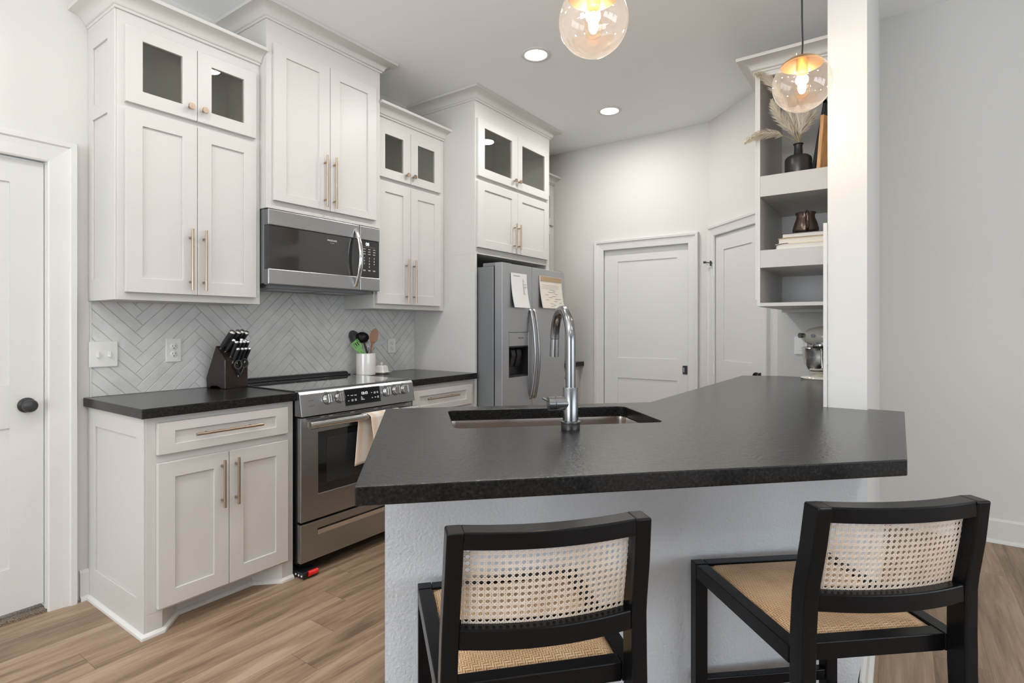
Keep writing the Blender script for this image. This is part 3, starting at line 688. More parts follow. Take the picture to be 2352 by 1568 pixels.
obj('handle', MB().tube(hp, [.010+.003*math.sin(math.pi*i/24) for i in range(25)], 14, (1.15, .8)), 'bright', c, smooth=60)['label'] = 'bowed polished steel handle'

# ------------------------------------------------------------------ range
c = thing('range', 'stainless slide-in electric range with glass cooktop and front knobs', 'range', (1.977, 2.7, 0))
RX0, RX1 = 1.6, 2.355
obj('body', MB().box(RX0+.004, RX1-.004, 2.425, 2.99, .065, .905).box(RX0+.03, RX1-.03, 2.47, 2.97, .045, .066), 'black', c, bevel=.002)
obj('cooktop', MB().box(RX0-.006, RX1+.006, 2.428, 2.985, .9142, .9205), 'cooktop', c, bevel=.002)
bm_ = MB()
for (x, y, r_) in ((1.79, 2.60, .10), (2.17, 2.60, .09), (1.79, 2.84, .07), (2.17, 2.84, .085), (1.98, 2.86, .05)):
    n = 40; v = []; 
    for rr_ in (r_, r_-.0015): v += [(x+rr_*math.cos(2*math.pi*i/n), y+rr_*math.sin(2*math.pi*i/n), .9207) for i in range(n)]
    bm_.add(v, [(i, (i+1) % n, n+(i+1) % n, n+i) for i in range(n)])
obj('burner_ring', bm_, 'greyink', c)
b = MB().box(RX0+.005, RX1-.005, 2.955, 3.012, .9207, .928); b.prism([(2.955, .928), (2.970, .944), (3.012, .946), (3.012, .928)], RX0+.02, RX1-.02, 'x')
vt = obj('rear_vent_trim', b, 'black', c, bevel=.002)
b = MB()
for i in range(6): b.box(RX0+.05+i*.112, RX0+.05+i*.112+.085, 2.978, 2.990, .9455, .9472)
obj('vent_slot', b, 'greyink', vt)
prof = [(2.372, .795), (2.392, .902), (2.402, .914), (2.432, .9215), (2.432, .795)]
cp = obj('control_panel', MB().prism(prof, RX0-.004, RX1+.004, 'x'), 'steel', c, bevel=.002)
tilt = math.atan2(.020, .107)
def CPT(x, z, out=0):           # frame on the tilted control panel
    y = 2.372+(z-.795)*(.020/.107); n_ = Vector((0, -math.cos(tilt), math.sin(tilt)))
    return Matrix.Translation(Vector((x, y, z))+n_*out) @ Matrix.Rotation(-tilt, 4, 'X')
def panelbox(x0, x1, z0, z1, o0, o1):
    b = MB(); b.v = []; 
    for o in (o0, o1):
        for x, z in ((x0, z0), (x1, z0), (x1, z1), (x0, z1)):
            b.v.append(tuple((CPT(x, z, o)).translation))
    b.f = [(0, 1, 2, 3), (4, 5, 6, 7), (0, 1, 5, 4), (1, 2, 6, 5), (2, 3, 7, 6), (3, 0, 4, 7)]; return b
obj('display_bezel', panelbox(1.855, 2.100, .817, .905, -.002, .0012), 'bright', cp)
dp = obj('display', panelbox(1.858, 2.097, .820, .902, -.001, .002), 'bglass', cp)
text('clock_text', '12:13', .020, CPT(1.988, .874, .0022) @ FRONT, 'digits', dp)
t = MB()
def dash(x0, x1, z, h=.003):
    pb_ = panelbox(x0, x1, z, z+h, .0019, .0026); t.add(pb_.v, pb_.f)
for x0, x1, z in ((1.876, 1.884, .870), (1.896, 1.912, .868), (1.920, 1.935, .868), (2.035, 2.041, .870), (2.053, 2.066, .872), (2.053, 2.066, .866), (2.074, 2.084, .872), (2.074, 2.084, .866),
                  (1.876, 1.884, .842), (1.898, 1.910, .846), (1.898, 1.910, .840), (1.920, 1.932, .846), (1.920, 1.932, .840), (1.962, 1.970, .854), (1.962, 1.976, .847), (1.962, 1.985, .840), (2.035, 2.043, .843), (2.055, 2.066, .844), (2.074, 2.086, .847), (2.074, 2.086, .841)): dash(x0, x1, z)
obj('display_legend', t, 'print', dp)
t = MB()
for x in (1.746, 1.818, 2.141, 2.210, 2.275):
    for (a, b2, z, h) in ((x-.006, x+.006, .9035, .001), (x-.006, x+.006, .896, .001)): 
        pb_ = panelbox(a-.002, b2-.002, z, z+h, .0001, .0006); t.add(pb_.v, pb_.f)
    pb_ = panelbox(x-.0085, x-.0075, .896, .9045, .0001, .0006); t.add(pb_.v, pb_.f); pb_ = panelbox(x+.0035, x+.0045, .896, .9045, .0001, .0006); t.add(pb_.v, pb_.f)
for x0, z in ((1.637, .868), (1.640, .842)): pb_ = panelbox(x0, x0+.035, z, z+.0018, .0001, .0006); t.add(pb_.v, pb_.f)
obj('burner_marking', t, 'ink', cp)
for x in (1.752, 1.824, 2.147, 2.216, 2.281):
    T = CPT(x, .868, 0)
    k = MB().lathe([(.027, 0), (.027, .004), (.0255, .006), (.0245, .020), (.023, .022), (0, .022)], (0, 0, 0), 32, Matrix.Rotation(R(90), 4, 'X')); k.xf(T)
    ko = obj('knob', k, 'bright', cp, smooth=35); ko['label'] = 'round polished knob with a grip bar'
    g = MB().box(-.0055, .0055, -.040, -.021, -.022, .022); g.xf(T); obj('grip', g, 'bright', ko, bevel=.002)
    rg = MB().lathe([(.0285, 0), (.0285, .0025), (0, .0025)], (0, 0, 0), 32, Matrix.Rotation(R(90), 4, 'X')); rg.xf(T); obj('collar', rg, 'black', ko, smooth=35)
# oven door
b = MB(); z0, z1, y = .272, .786, 2.393
b.plate([(RX0+.004, 1.704, z0, z1), (2.252, RX1-.004, z0, z1), (RX0+.004, RX1-.004, z0, .397), (RX0+.004, RX1-.004, .705, z1)], y, y+.03)
od = obj('oven_door', b, 'steel', c, bevel=.004)
ow = obj('oven_window', MB().box(1.702, 2.254, y+.003, y+.02, .395, .707), 'bglass', od)
obj('inner_window', MB().box(1.755, 2.20, y+.0015, y+.004, .440, .672), 'ovenglass', ow)
for a, e_ in ((1.632, 1.715), (1.74, 1.765), (1.79, 1.90), (1.93, 2.06), (2.09, 2.12), (2.18, 2.30)): obj('vent_slot', MB().box(a, e_, y-.0006, y+.002, .7775, .7815), 'black', od)
for a, e_ in ((1.66, 1.71), (1.85, 1.93)): obj('vent_slot', MB().box(a, e_, y-.0006, y+.002, .724, .7275), 'black', od)
b = MB().tube([(1.618, 2.338, .7545), (1.98, 2.332, .7545), (2.345, 2.338, .7545)], .0165, 20, (.75, 1.05))
for x in (1.640, 2.322): b.box(x-.014, x+.014, 2.340, 2.394, .742, .767)
obj('oven_handle', b, 'bright', od, smooth=50)['label'] = 'thick rounded steel towel-bar handle'
# storage drawer with recessed grip
b = MB(); z0, z1 = .072, .262
b.plate([(RX0+.004, RX1-.004, z0, .192), (RX0+.004, RX1-.004, .222, z1), (RX0+.004, 1.700, .192, .222), (2.256, RX1-.004, .192, .222)], y, y+.03).box(1.70, 2.256, y+.016, y+.03, .192, .222)
sd = obj('storage_drawer', b, 'steel', c, bevel=.003)
obj('grip_lip', MB().prism([(y-.001, .192), (y+.016, .192), (y+.016, .200), (y-.001, .214)], 1.70, 2.256, 'x'), 'bright', sd)
for x, y_ in ((1.66, 2.90), (2.30, 2.90), (2.30, 2.43), (1.645, 2.46)):
    obj('leveling_foot', MB().lathe([(.018, 0), (.018, .008), (.007, .012), (.007, .066)], (x, y_, 0), 16), 'black', c, smooth=40)
b = MB().box(1.604, 1.690, 2.372, 2.446, .004, .034); mo = thing('appliance_slider', 'small black and red roller slider under the front left corner of the range', 'slider', (1.647, 2.41, 0))
obj('base', b, 'black', mo, bevel=.003); obj('roller', MB().cyl((1.632, 2.374, .022), (1.684, 2.374, .022), .013, n=20), 'red', mo, smooth=40)
for i in range(3):
    obj('rivet', MB().cyl((1.6045, 2.385+i*.024, .017), (1.6015, 2.385+i*.024, .017), .005, n=14), 'white', mo, smooth=40)

# towel hung over the oven handle
def cloth(x0, x1, zt, zb, ph, yoff, slant, nx=26, nz=26, ykind=1):
    v = []; f = []; 
    for j in range(nz+1):
        tz = j/nz
        for i in range(nx+1):
            tx = i/nx; x = x0+(x1-x0)*(.5+(tx-.5)*(1-.10*tz)) + slant*tz
            z = zt+(zb-zt)*tz - .006*math.sin(tx*5+ph)*tz
            y = yoff - .006*math.sin(tx*9+ph)*(.25+tz) - .004*math.sin(tx*21+ph*2)*tz
            v.append((x, y, z))
    for j in range(nz):
        for i in range(nx): a = j*(nx+1)+i; f.append((a, a+1, a+nx+2, a+nx+1))
    return v, f
b = MB(); nx = 40; v = []; rows = []
HC = (2.335, .7545); HR = .0195
path = []                                     # (y, z) from front hem over the bar to back hem
for i in range(21): path.append((2.335-HR-.002, .545+(.7545-.545)*i/20))
for i in range(1, 12): a = math.pi-i*math.pi/12; path.append((2.335+HR*math.cos(a), .7545+HR*math.sin(a)))
for i in range(18): path.append((2.335+HR+.001, .7545-(.7545-.500)*i/17))
tot = len(path)
for j, (y, z) in enumerate(path):
    for i in range(nx+1):
        tx = i/nx
        if j <= 20: x = 1.972+.235*tx + (1-j/20)*.018; hang = 1-j/20; s = -1
        elif j < 32:
            k2 = (j-20)/12; x = (1.972+.235*tx)*(1-k2)+(1.925+.23*tx)*k2; hang = 0; s = 0
        else: x = 1.925+.23*tx - (j-32)/17*.030; hang = (j-32)/17; s = -.35
        yy = y + s*.010*hang*(1+math.sin(tx*12+.6)) + (-.0015 if j <= 20 else 0)
        v.append((x, yy, z + .004*math.sin(tx*6)*hang))
f = [(j*(nx+1)+i, j*(nx+1)+i+1, (j+1)*(nx+1)+i+1, (j+1)*(nx+1)+i) for j in range(tot-1) for i in range(nx)]
b.add(v, f); tw = obj('dish_towel', b, 'towel', smooth=60)
uvl = tw.data.uv_layers.new(name='UVMap')
for lp in tw.data.loops: vi = lp.vertex_index; uvl.data[lp.index].uv = ((vi % (nx+1))/nx, (vi//(nx+1))/tot)
sm = tw.modifiers.new('solid', 'SOLIDIFY'); sm.thickness = .0025; sm.offset = 0
tag(tw, 'cream and tan striped linen towel hanging over the oven door handle', 'towel')

# ------------------------------------------------------------------ refrigerator
c = thing('refrigerator', 'stainless side-by-side refrigerator with ice dispenser inside the white surround', 'refrigerator', (3.47, 2.6, 0))
obj('cabinet', MB().box(3.042, 3.901, 2.300, 2.96, .02, 1.655), 'fridgeside', c, bevel=.004)
obj('hinge_cover', MB().box(3.05, 3.17, 2.235, 2.40, 1.6555, 1.682), 'fridgeside', c, bevel=.004); obj('hinge_cover', MB().box(3.77, 3.89, 2.235, 2.40, 1.6555, 1.682), 'fridgeside', c, bevel=.004)
b = MB(); y0, y1 = 2.225, 2.288
b.plate([(3.042, 3.122, .06, 1.677), (3.370, 3.4135, .06, 1.677), (3.042, 3.4135, .06, .878), (3.042, 3.4135, 1.197, 1.677)], y0, y1).box(3.122, 3.370, 2.286, 2.289, .87, 1.2)
fd = obj('freezer_door', b, 'fridge', c, bevel=.004)
ds = obj('dispenser_panel', MB().box(3.124, 3.368, y0+.001, y0+.02, 1.098, 1.195), 'fridge', fd, bevel=.003)
text('dispenser_lettering', 'FRIGIDAIRE', .014, Matrix.Translation((3.27, y0+.0008, 1.155)) @ FRONT, 'ink', ds)
b = MB().box(3.123, 3.369, y0+.055, y0+.060, .879, 1.098).box(3.123, 3.128, y0+.002, y0+.058, .879, 1.098).box(3.364, 3.369, y0+.002, y0+.058, .879, 1.098).box(3.123, 3.369, y0+.002, y0+.058, 1.090, 1.098).box(3.123, 3.369, y0+.002, y0+.058, .879, .892)
dc = obj('dispenser_cavity', b, 'black', fd)
for x in (3.19, 3.265): obj('paddle', MB().prism([(y0+.052, 1.085), (y0+.030, 1.07), (y0+.022, 1.03), (y0+.045, .95), (y0+.054, .95)], x, x+.05, 'x'), 'rubber', dc, bevel=.003)
rd = obj('fridge_door', MB().box(3.4205, 3.901, y0, y1, .06, 1.677), 'fridge', c, bevel=.005)
for x, par in ((3.392, fd), (3.445, rd)):
    hp = [Vector((x, y0+.004, 1.36))]+bez((x, y0-.012, 1.350), (x, y0-.085, 1.035), (x, y0-.012, .720), 26)+[Vector((x, y0+.004, .71))]
    obj('handle', MB().tube(hp, [.0145]*len(hp), 14, (1.0, .75)), 'steel', par, smooth=60)['label'] = 'bowed vertical steel handle'
obj('kick_grille', MB().box(3.06, 3.88, 2.27, 2.31, .012, .058), 'black', c)
# notepads
def notepad(name, lab, x0, x1, z0, z1, band, m_):
    c = thing(name, lab, 'notepad', ((x0+x1)/2, 2.22, z0))
    b = MB(); n_ = 14; v = []; 
    for j in range(n_+1):
        t = j/n_; z = z1+(z0-z1)*t; y = 2.2225-.020*t*t
        dx = .020*t*t
        v += [(x0+dx, y, z), (x1+dx, y, z), (x1+dx, y-.006, z), (x0+dx, y-.006, z)]
    f = [(0, 1, 2, 3), tuple(4*n_+i for i in range(4))]
    for j in range(n_):
        for i in range(4): f.append((4*j+i, 4*j+(i+1) % 4, 4*j+4+(i+1) % 4, 4*j+4+i))
    b.add(v, f); pg = obj('pages', b, m_, c)
    return c, pg
def onpad(z, z0, z1): t = (z1-z)/(z1-z0); return 2.2225-.020*t*t-.0063, .020*t*t
c, pg = notepad('notepad', 'narrow white shopping-list pad on the left fridge door', 3.140, 3.332, 1.372, 1.615, False, 'paper')
wd = MB(); rnd = random.Random(3)
for i in range(13):
    z = 1.578-i*.0088-.004; y, dx = onpad(z, 1.372, 1.615); l_ = rnd.choice((.018, .012, .045, .05, .02, .036, .03)); wd.box(3.275+dx, 3.275+dx+l_, y-.0008, y, z, z+.0032)
wd.box(3.162, 3.245, 2.2155, 2.2162, 1.594, 1.599)
obj('handwriting', wd, 'greyink', pg)
c, pg = notepad('notepad', 'wide cream pad with kraft paper top band on the right fridge door', 3.513, 3.835, 1.378, 1.622, True, 'cream')
obj('top_band', MB().box(3.519, 3.828, 2.2135, 2.2165, 1.585, 1.620), 'kraft', c)
wd = MB()
for i, (a, l_) in enumerate(((.10, .07), (.14, .04), (.07, .10), (.16, .05), (.02, .05), (.12, .06), (.07, .05), (.16, .09), (.02, .045), (.14, .05), (.22, .03), (.08, .05), (.12, .04), (.08, .05))):
    z = 1.52-i*.0098; y, dx = onpad(z, 1.378, 1.622); wd.box(3.55+a+dx, 3.55+a+l_+dx, y-.0008, y, z, z+.0022)
for i in range(3): z = 1.555; y, dx = onpad(z-.012*i, 1.378, 1.622); wd.box(3.54+dx, 3.78+dx, y-.0006, y, z-.012*i, z-.012*i+.001)
obj('handwriting', wd, 'greyink', pg)

# ------------------------------------------------------------------ peninsula
c = thing('peninsula_cabinet', 'white sink base cabinets built behind the bar wall of the peninsula', 'cabinet', (1.9, 1.1, 0))
tb_ = (1.482+1.65)*q-.035
b = MB().prism([kl(sl, t0+.117), kl(sl, tb_), kl(.85, tb_), (2.27, .83), (3.83, .82), (3.94, .62), (3.94, .24), (2.14, .24)], .09, .66)
def shell(poly_o, t_=.02):
    return poly_o
obj('body', b, 'cab', c)
# upper rim of the cabinet around the sink bowl
b = MB(); b.prism([kl(sl, tb_-.02), kl(sl, tb_), kl(.9, tb_), kl(.9, tb_-.02)], .66, .873); b.prism([kl(sl, t0+.117), kl(sl, tb_-.02), kl(sl+.02, tb_-.02), kl(sl+.02, t0+.117)], .66, .873)
b.prism([(2.30, .80), (3.83, .80), (3.93, .62), (3.93, .24), (2.30, .24)], .66, .873)
obj('upper_body', b, 'cab', c)
for s0_, s1_ in ((.0, .42), (.424, .84)):
    obj('door', MB().prism([kl(s0_, tb_), kl(s1_, tb_), kl(s1_, tb_+.02), kl(s0_, tb_+.02)], .12, .84), 'cab', c, bevel=.002)
# countertop with sink cut-out
outer = [(.720, .894), (1.640, -.016), (2.562, -.016), (2.562, PY-.001), (2.529, PY-.001), (2.529, .236), (3.954, .236), (3.954, .643), (3.849, .850), (2.259, .870), (1.482, 1.650)]
sx0, sx1, st0, st1 = .118, .825, 1.741, 2.122; rc = .030
hole = []
for (cs, ct, a0) in ((sx1-rc, st1-rc, 0), (sx0+rc, st1-rc, 90), (sx0+rc, st0+rc, 180), (sx1-rc, st0+rc, 270)):
    for i in range(7): a = R(a0+i*15); hole.append(kl(cs+rc*math.cos(a), ct+rc*math.sin(a)))
bm = bmesh.new()
vo = [bm.verts.new((x, y, .914)) for x, y in outer]; vh = [bm.verts.new((x, y, .914)) for x, y in hole]
eo = [bm.edges.new((vo[i], vo[(i+1) % len(vo)])) for i in range(len(vo))]; eh = [bm.edges.new((vh[i], vh[(i+1) % len(vh)])) for i in range(len(vh))]
res = bmesh.ops.triangle_fill(bm, use_beauty=True, use_dissolve=False, edges=eo+eh)
geo = [g for g in res['geom'] if isinstance(g, bmesh.types.BMFace)]
ext = bmesh.ops.extrude_face_region(bm, geom=geo)
for g in ext['geom']:
    if isinstance(g, bmesh.types.BMVert): g.co.z = .874
bm.verts.index_update(); mbx = MB(); mbx.v = [tuple(v_.co) for v_ in bm.verts]; mbx.f = [tuple(v_.index for v_ in f_.verts) for f_ in bm.faces]; bm.free()
ct = polish_edges(obj('countertop', mbx, 'granite', bevel=.003, seg=3))
tag(ct, 'large black leathered granite peninsula countertop with the undermount sink', 'countertop')
# sink
c = thing('sink', 'rectangular stainless undermount sink set into the peninsula countertop', 'sink', (*kl(.47, 1.93), .67))
def rr_loop(i, z):
    out = []
    for (cs, ct_, a0) in ((sx1-rc, st1-rc, 0), (sx0+rc, st1-rc, 90), (sx0+rc, st0+rc, 180), (sx1-rc, st0+rc, 270)):
        for k2 in range(7): a = R(a0+k2*15); x, y = kl(cs+(rc+i)*math.cos(a), ct_+(rc+i)*math.sin(a)); out.append((x, y, z))
    return out
loops = [rr_loop(.014, .8732), rr_loop(-.001, .8732), rr_loop(-.003, .86), rr_loop(-.006, .70), rr_loop(-.014, .676), rr_loop(-.028, .672)]
b = MB(); n_ = len(loops[0]); v = [p for l_ in loops for p in l_]; f = []
for j in range(len(loops)-1):
    for i in range(n_): f.append((j*n_+i, j*n_+(i+1) % n_, (j+1)*n_+(i+1) % n_, (j+1)*n_+i))
f.append(tuple((len(loops)-1)*n_+i for i in range(n_))); b.add(v, f); obj('bowl', b, 'sink', c, smooth=40)
obj('drain', MB().lathe([(.045, 0), (.045, .002), (.035, .003), (.03, .0005), (0, .0005)], (*kl(.47, 1.93), .6725), 28), 'bright', c, smooth=40)
# faucet
FX, FY = kl(.4767, 1.6716)
c = thing('faucet', 'tall brushed steel gooseneck pull-down faucet standing in front of the sink', 'faucet', (FX, FY, .914))
obj('base_ring', MB().lathe([(.0295, 0), (.0295, .017), (.028, .019), (0, .019)], (FX, FY, .9142), 32), 'black', c, smooth=40)['label'] = 'black rubber-like ring'
obj('flange', MB().lathe([(.030, 0), (.031, .002), (.031, .006), (.0255, .009), (0, .009)], (FX, FY, .933), 32), 'faucet', c, smooth=40)
obj('body', MB().lathe([(.0242, 0), (.0242, .103), (.0232, .105), (0, .105)], (FX, FY, .941), 32), 'faucet', c, smooth=40)
tv = Vector((q, q, 0)); P0 = Vector((FX, FY, 0)); rad = .100; zc = 1.190
pts = [P0+Vector((0, 0, 1.0)), P0+Vector((0, 0, 1.05)), P0+Vector((0, 0, 1.12)), P0+Vector((0, 0, zc-.02))]
for i in range(25): a = math.pi*i/24*.985; pts.append(P0 + tv*(rad-rad*math.cos(a)) + Vector((0, 0, zc+rad*math.sin(a))))
obj('spout', MB().tube(pts, .0160, 20), 'faucet', c, smooth=60)
e0 = pts[-1]; dr = (tv*.10+Vector((0, 0, -.99))).normalized()
obj('spray_head', MB().cyl(e0+dr*.002, e0+dr*.064, .0155, .0168, 24), 'faucet', c, smooth=40)
obj('joint_ring', MB().cyl(e0-dr*.001, e0+dr*.003, .0150, n=20), 'black', c, smooth=40)
sv = Vector((-q, q, 0)); hz = Vector((0, 0, .996))
b = MB().cyl(P0+hz+sv*.012, P0+hz+sv*.050, .0212, n=28).cyl(P0+hz+sv*.0525, P0+hz+sv*.072, .0212, n=28).cyl(P0+hz+sv*.049, P0+hz+sv*.054, .0175, n=24)
hv = obj('handle_hub', b, 'faucet', c, smooth=40)
obj('lever', MB().cyl(P0+hz+sv*.068+Vector((0, 0, .006)), P0+hz+sv*.090+Vector((0, 0, .018))+tv*.0, .0042, n=12), 'faucet', hv, smooth=40)

# ------------------------------------------------------------------ shelf cabinet in the alcove
c = thing('shelf_cabinet', 'white open shelf cabinet with crown and two thick shelves beside the post', 'cabinet', (3.55, .42, 1.343))
SX, SB, SY0, SY1 = 3.14, 3.953, .2365, .603
b = MB().box(SX, SB, SY1, SY1+.016, 1.343, 2.62).box(SX, SX+.02, SY1+.016, SY1+.0245, 1.379, 2.62)
b.box(3.80, 3.812, SY0, SY1, 1.36, 2.62)
b.box(SX, SB, SY0, SY1, 2.60, 2.62).box(SX, SX+.02, SY0, SY1, 2.555, 2.62)
obj('body', b, 'cab_lightened', c, bevel=.001, seg=1)
obj('bottom_shelf', MB().box(SX, 3.812, SY0, SY1, 1.343, 1.362), 'cab', c, bevel=.001, seg=1)
obj('bottom_rail', MB().box(3.79, 3.81, SY0, SY1, 1.325, 1.343), 'cab', c)
obj('shelf', MB().box(SX, 3.799, SY0, SY1-.0005, 1.547, 1.640), 'cab', c, bevel=.001, seg=1); obj('shelf', MB().box(SX, 3.799, SY0, SY1-.0005, 1.923, 2.032), 'cab', c, bevel=.001, seg=1)
obj('crown', crown([(3.95, SY1+.025), (SX-.001, SY1+.025), (SX-.001, SY0)], 2.580), 'cab', c, smooth=48)
struct('trim_6', MB().box(2.517, 2.5295, .236, .249, .9145, 1.65), 'trim')
# vase
c0 = (3.25, .437, 2.0325)
v_ = obj('vase', MB().lathe([(.056, 0), (.063, .004), (.065, .012), (.065, .088), (.062, .101), (.050, .112), (.026, .119), (.0215, .124), (.0195, .160), (.0205, .176), (.025, .179), (.0245, .183), (.019, .184), (.017, .170), (.016, .12), (.05, .10), (.055, .01), (0, .008)], (0, 0, 0), 40).xf(Matrix.Translation(c0) @ Matrix.Diagonal((1, 1, .93, 1))), 'vase', smooth=50)
tag(v_, 'matt black bottle-shaped vase on the upper alcove shelf, holding pampas grass', 'vase')
# pampas stems
RV = Vector((.5758, -.8176, 0)); FV = Vector((.8176, .5758, 0)); mouth = Vector((c0[0], c0[1], c0[2]+.170))
def pampas(name, end, mid, lab, grp=None, dens=380, wid=.030):
    base = mouth+Vector((random.uniform(-.006, .006), random.uniform(-.006, .006), -.13)); nk = mouth+Vector((random.uniform(-.008, .008), random.uniform(-.008, .008), 0))
    E_ = mouth + RV*end[0] + Vector((0, 0, end[1])) + FV*end[2]; Mi = mouth + RV*mid[0]+Vector((0, 0, mid[1]))+FV*mid[2]
    pts = [base, nk]+bez(nk, Mi, E_, 18)[1:]
    s = obj('pampas_stem', MB().tube(pts, [.0014]*len(pts), 6), 'stem', smooth=60); tag(s, lab, 'dried grass', grp)
    b = MB(); cp_ = pts[6:]
    for i in range(dens):
        t = random.random()**.9*(len(cp_)-1.001); k = int(t); p = cp_[k].lerp(cp_[k+1], t-k); tan = (cp_[k+1]-cp_[k]).normalized()
        rel = t/(len(cp_)-1); side = Vector((random.gauss(0, 1), random.gauss(0, 1), random.gauss(0, 1))); side = (side - tan*side.dot(tan)).normalized()
        ln = (.050*math.sin(math.pi*min(1, rel*.85+.18))+.012)*random.uniform(.7, 1.2); L_ = (tan*1.0+side*.55).normalized()
        tip = p+L_*ln+Vector((0, 0, -.006)); md = p+L_*ln*.55+side*.003; wv = tan.cross(side)*random.uniform(.0010, .0022)
        b.add([p-wv*.4, p+wv*.4, md+wv, md-wv, tip], [(0, 1, 2, 3), (3, 2, 4)])
        wv2 = side.cross(wv).normalized()*.0014; b.add([p-wv2*.4, p+wv2*.4, md+wv2, md-wv2, tip], [(0, 1, 2, 3), (3, 2, 4)])
    pl_ = obj('plume', b, 'plume', s); pl_['label'] = 'feathery cream plume'
pampas('p', (-.300, -.005, -.03), (-.15, .105, 0), 'lowest pampas stem drooping far out to the left of the vase')
pampas('p', (-.258, .345, -.06), (-.12, .36, -.02), 'longest pampas stem rising to the left up to the cabinet crown', dens=420)
pampas('p', (-.150, .225, -.02), (-.10, .11, 0), 'short pampas stem leaning left just under the hanging globe', None)
G_ = 'upright pampas stems in the black vase'
for e_, m_ in (((-.055, .20, .02), (-.02, .10, 0)), ((.010, .21, .02), (.0, .10, 0)), ((.055, .20, .0), (.02, .1, 0)), ((.105, .185, .02), (.04, .10, 0)), ((.035, .165, -.03), (.01, .08, 0)), ((-.085, .145, .0), (-.04, .08, 0))):
    pampas('p', e_, m_, 'upright cream pampas stem fanning out above the vase mouth', G_, 260)
# cutting board & frame leaning
T = Matrix.Translation((3.215, .352, 2.0325)) @ Matrix.Rotation(R(-21), 4, 'Z') @ Matrix.Rotation(R(4.5), 4, 'X')
tag(obj('cutting_board', MB().box(0, .21, -.019, 0, 0, .287).xf(T), 'boardwood', bevel=.004), 'light wooden cutting board leaning on the upper alcove shelf right of the vase', 'cutting board')
T = Matrix.Translation((3.52, .422, 2.0325)) @ Matrix.Rotation(R(9), 4, 'X')
c = thing('picture_frame', 'black framed picture leaning behind the wooden cutting board', 'picture frame', (3.66, .32, 2.0325))
b = MB().box(0, .22, -.016, 0, 0, .018).box(0, .22, -.016, 0, .462, .48).box(0, .018, -.016, 0, 0, .48).box(.202, .22, -.016, 0, 0, .48).xf(T)
obj('frame', b, 'frameblack', c); obj('print', MB().box(.016, .204, -.008, -.004, .016, .464).xf(T), 'paper', c)
tag(obj('serving_tray', MB().box(3.50, 3.518, .250, .335, 2.0325, 2.47), 'frameblack', bevel=.003), 'black slim tray standing upright against the post behind the cutting board', 'tray')
# books
def book(x0, x1, y0, y1, z0, z1, mcov, lab, name='book'):
    c = thing(name, lab, 'book', ((x0+x1)/2, (y0+y1)/2, z0), 0, 'books under the dark pitcher')
    obj('page_block', MB().box(x0+.004, x1-.004, y0+.004, y1-.004, z0+.0025, z1-.0025), 'pages', c)
    b = MB().box(x0, x1, y0, y1, z0, z0+.0024).box(x0, x1, y0, y1, z1-.0024, z1).box(x1-.003, x1, y0, y1, z0+.0024, z1-.0024)
    obj('cover', b, mcov, c)
book(3.155, 3.38, .262, .532, 1.6405, 1.6665, 'bookwhite', 'bottom book of the stack, pale cover with black ribbon marker')
book(3.160, 3.37, .255, .520, 1.667, 1.696, 'bookyellow', 'middle book of the stack with a yellow edged cover')
book(3.162, 3.36, .252, .502, 1.6965, 1.7205, 'bookdark', 'top book of the stack, dark thin cover under the pitcher')
tag(obj('ribbon_marker', MB().tube(bez((3.156, .470, 1.6685), (3.150, .535, 1.672), (3.150, .5365, 1.6405), 10), .0016, 8), 'black', smooth=60), 'black ribbon marker curling down from the bottom book', 'ribbon')
# pitcher
c = thing('pitcher', 'small dark bronze pitcher with a scalloped rim standing on the books', 'pitcher', (3.245, .385, 1.721))
PC = (3.245, .402, 1.721)
lob = lambda a, j: .05*math.cos(8*a) * (max(0, j-4)/5) + .018*math.cos(8*a)
obj('vessel', MB().lathe([(.052, 0), (.060, .006), (.061, .025), (.054, .055), (.044, .082), (.042, .096), (.048, .112), (.045, .112), (.039, .096), (.041, .08), (.050, .03), (0, .02)], PC, 64, None, lob), 'jug', c, smooth=60)
hd = (-FV*.9-RV*.35).normalized(); Pc = Vector(PC)
hp = [Pc+hd*.043+Vector((0, 0, .100))]+bez(Pc+hd*.060+Vector((0, 0, .108)), Pc+hd*.088+Vector((0, 0, .095)), Pc+hd*.080+Vector((0, 0, .055)), 8)+bez(Pc+hd*.078+Vector((0, 0, .05)), Pc+hd*.072+Vector((0, 0, .02)), Pc+hd*.056+Vector((0, 0, .014)), 6)
obj('handle', MB().tube(hp, .0075, 12), 'jug', c, smooth=60)

# stand mixer
MX, MY = 3.845, .385
c = thing('stand_mixer', 'cream stand mixer with a polished steel bowl tucked into the alcove behind the post', 'stand mixer', (MX, MY, .9145))
def ell(cx, cy, cz, rx, ry, rz_, n=28, m_=14, zmin=-1):
    b = MB(); prof = [(max(1e-6, math.cos(-math.pi/2+math.pi*i/m_)), math.sin(-math.pi/2+math.pi*i/m_)) for i in range(m_+1)]
    b.lathe(prof, (0, 0, 0), n); b.xf(Matrix.Translation((cx, cy, cz)) @ Matrix.Diagonal((rx, ry, rz_, 1))); return b
b = MB().lathe([(.0, 0), (.100, 0), (.104, .006), (.100, .014), (.085, .020), (0, .022)], (0, 0, 0), 40); b.xf(Matrix.Translation((MX, MY-.02, .9145)) @ Matrix.Diagonal((.85, 1.35, 1, 1)))
obj('base', b, 'mixer', c, smooth=50)
obj('bowl_foot', MB().lathe([(.055, 0), (.05, .004), (.035, .012), (.035, .016), (.062, .026), (.066, .032), (0, .034)], (MX, MY+.01, .932), 36), 'mixer', c, smooth=40)
bo = obj('bowl', MB().lathe([(.050, 0), (.070, .012), (.088, .045), (.098, .09), (.101, .135), (.107, .143), (.104, .147), (.096, .142), (.092, .09), (0, .03)], (MX, MY+.01, .962), 48), 'bright', c, smooth=50)
bo['label'] = 'polished steel mixing bowl'
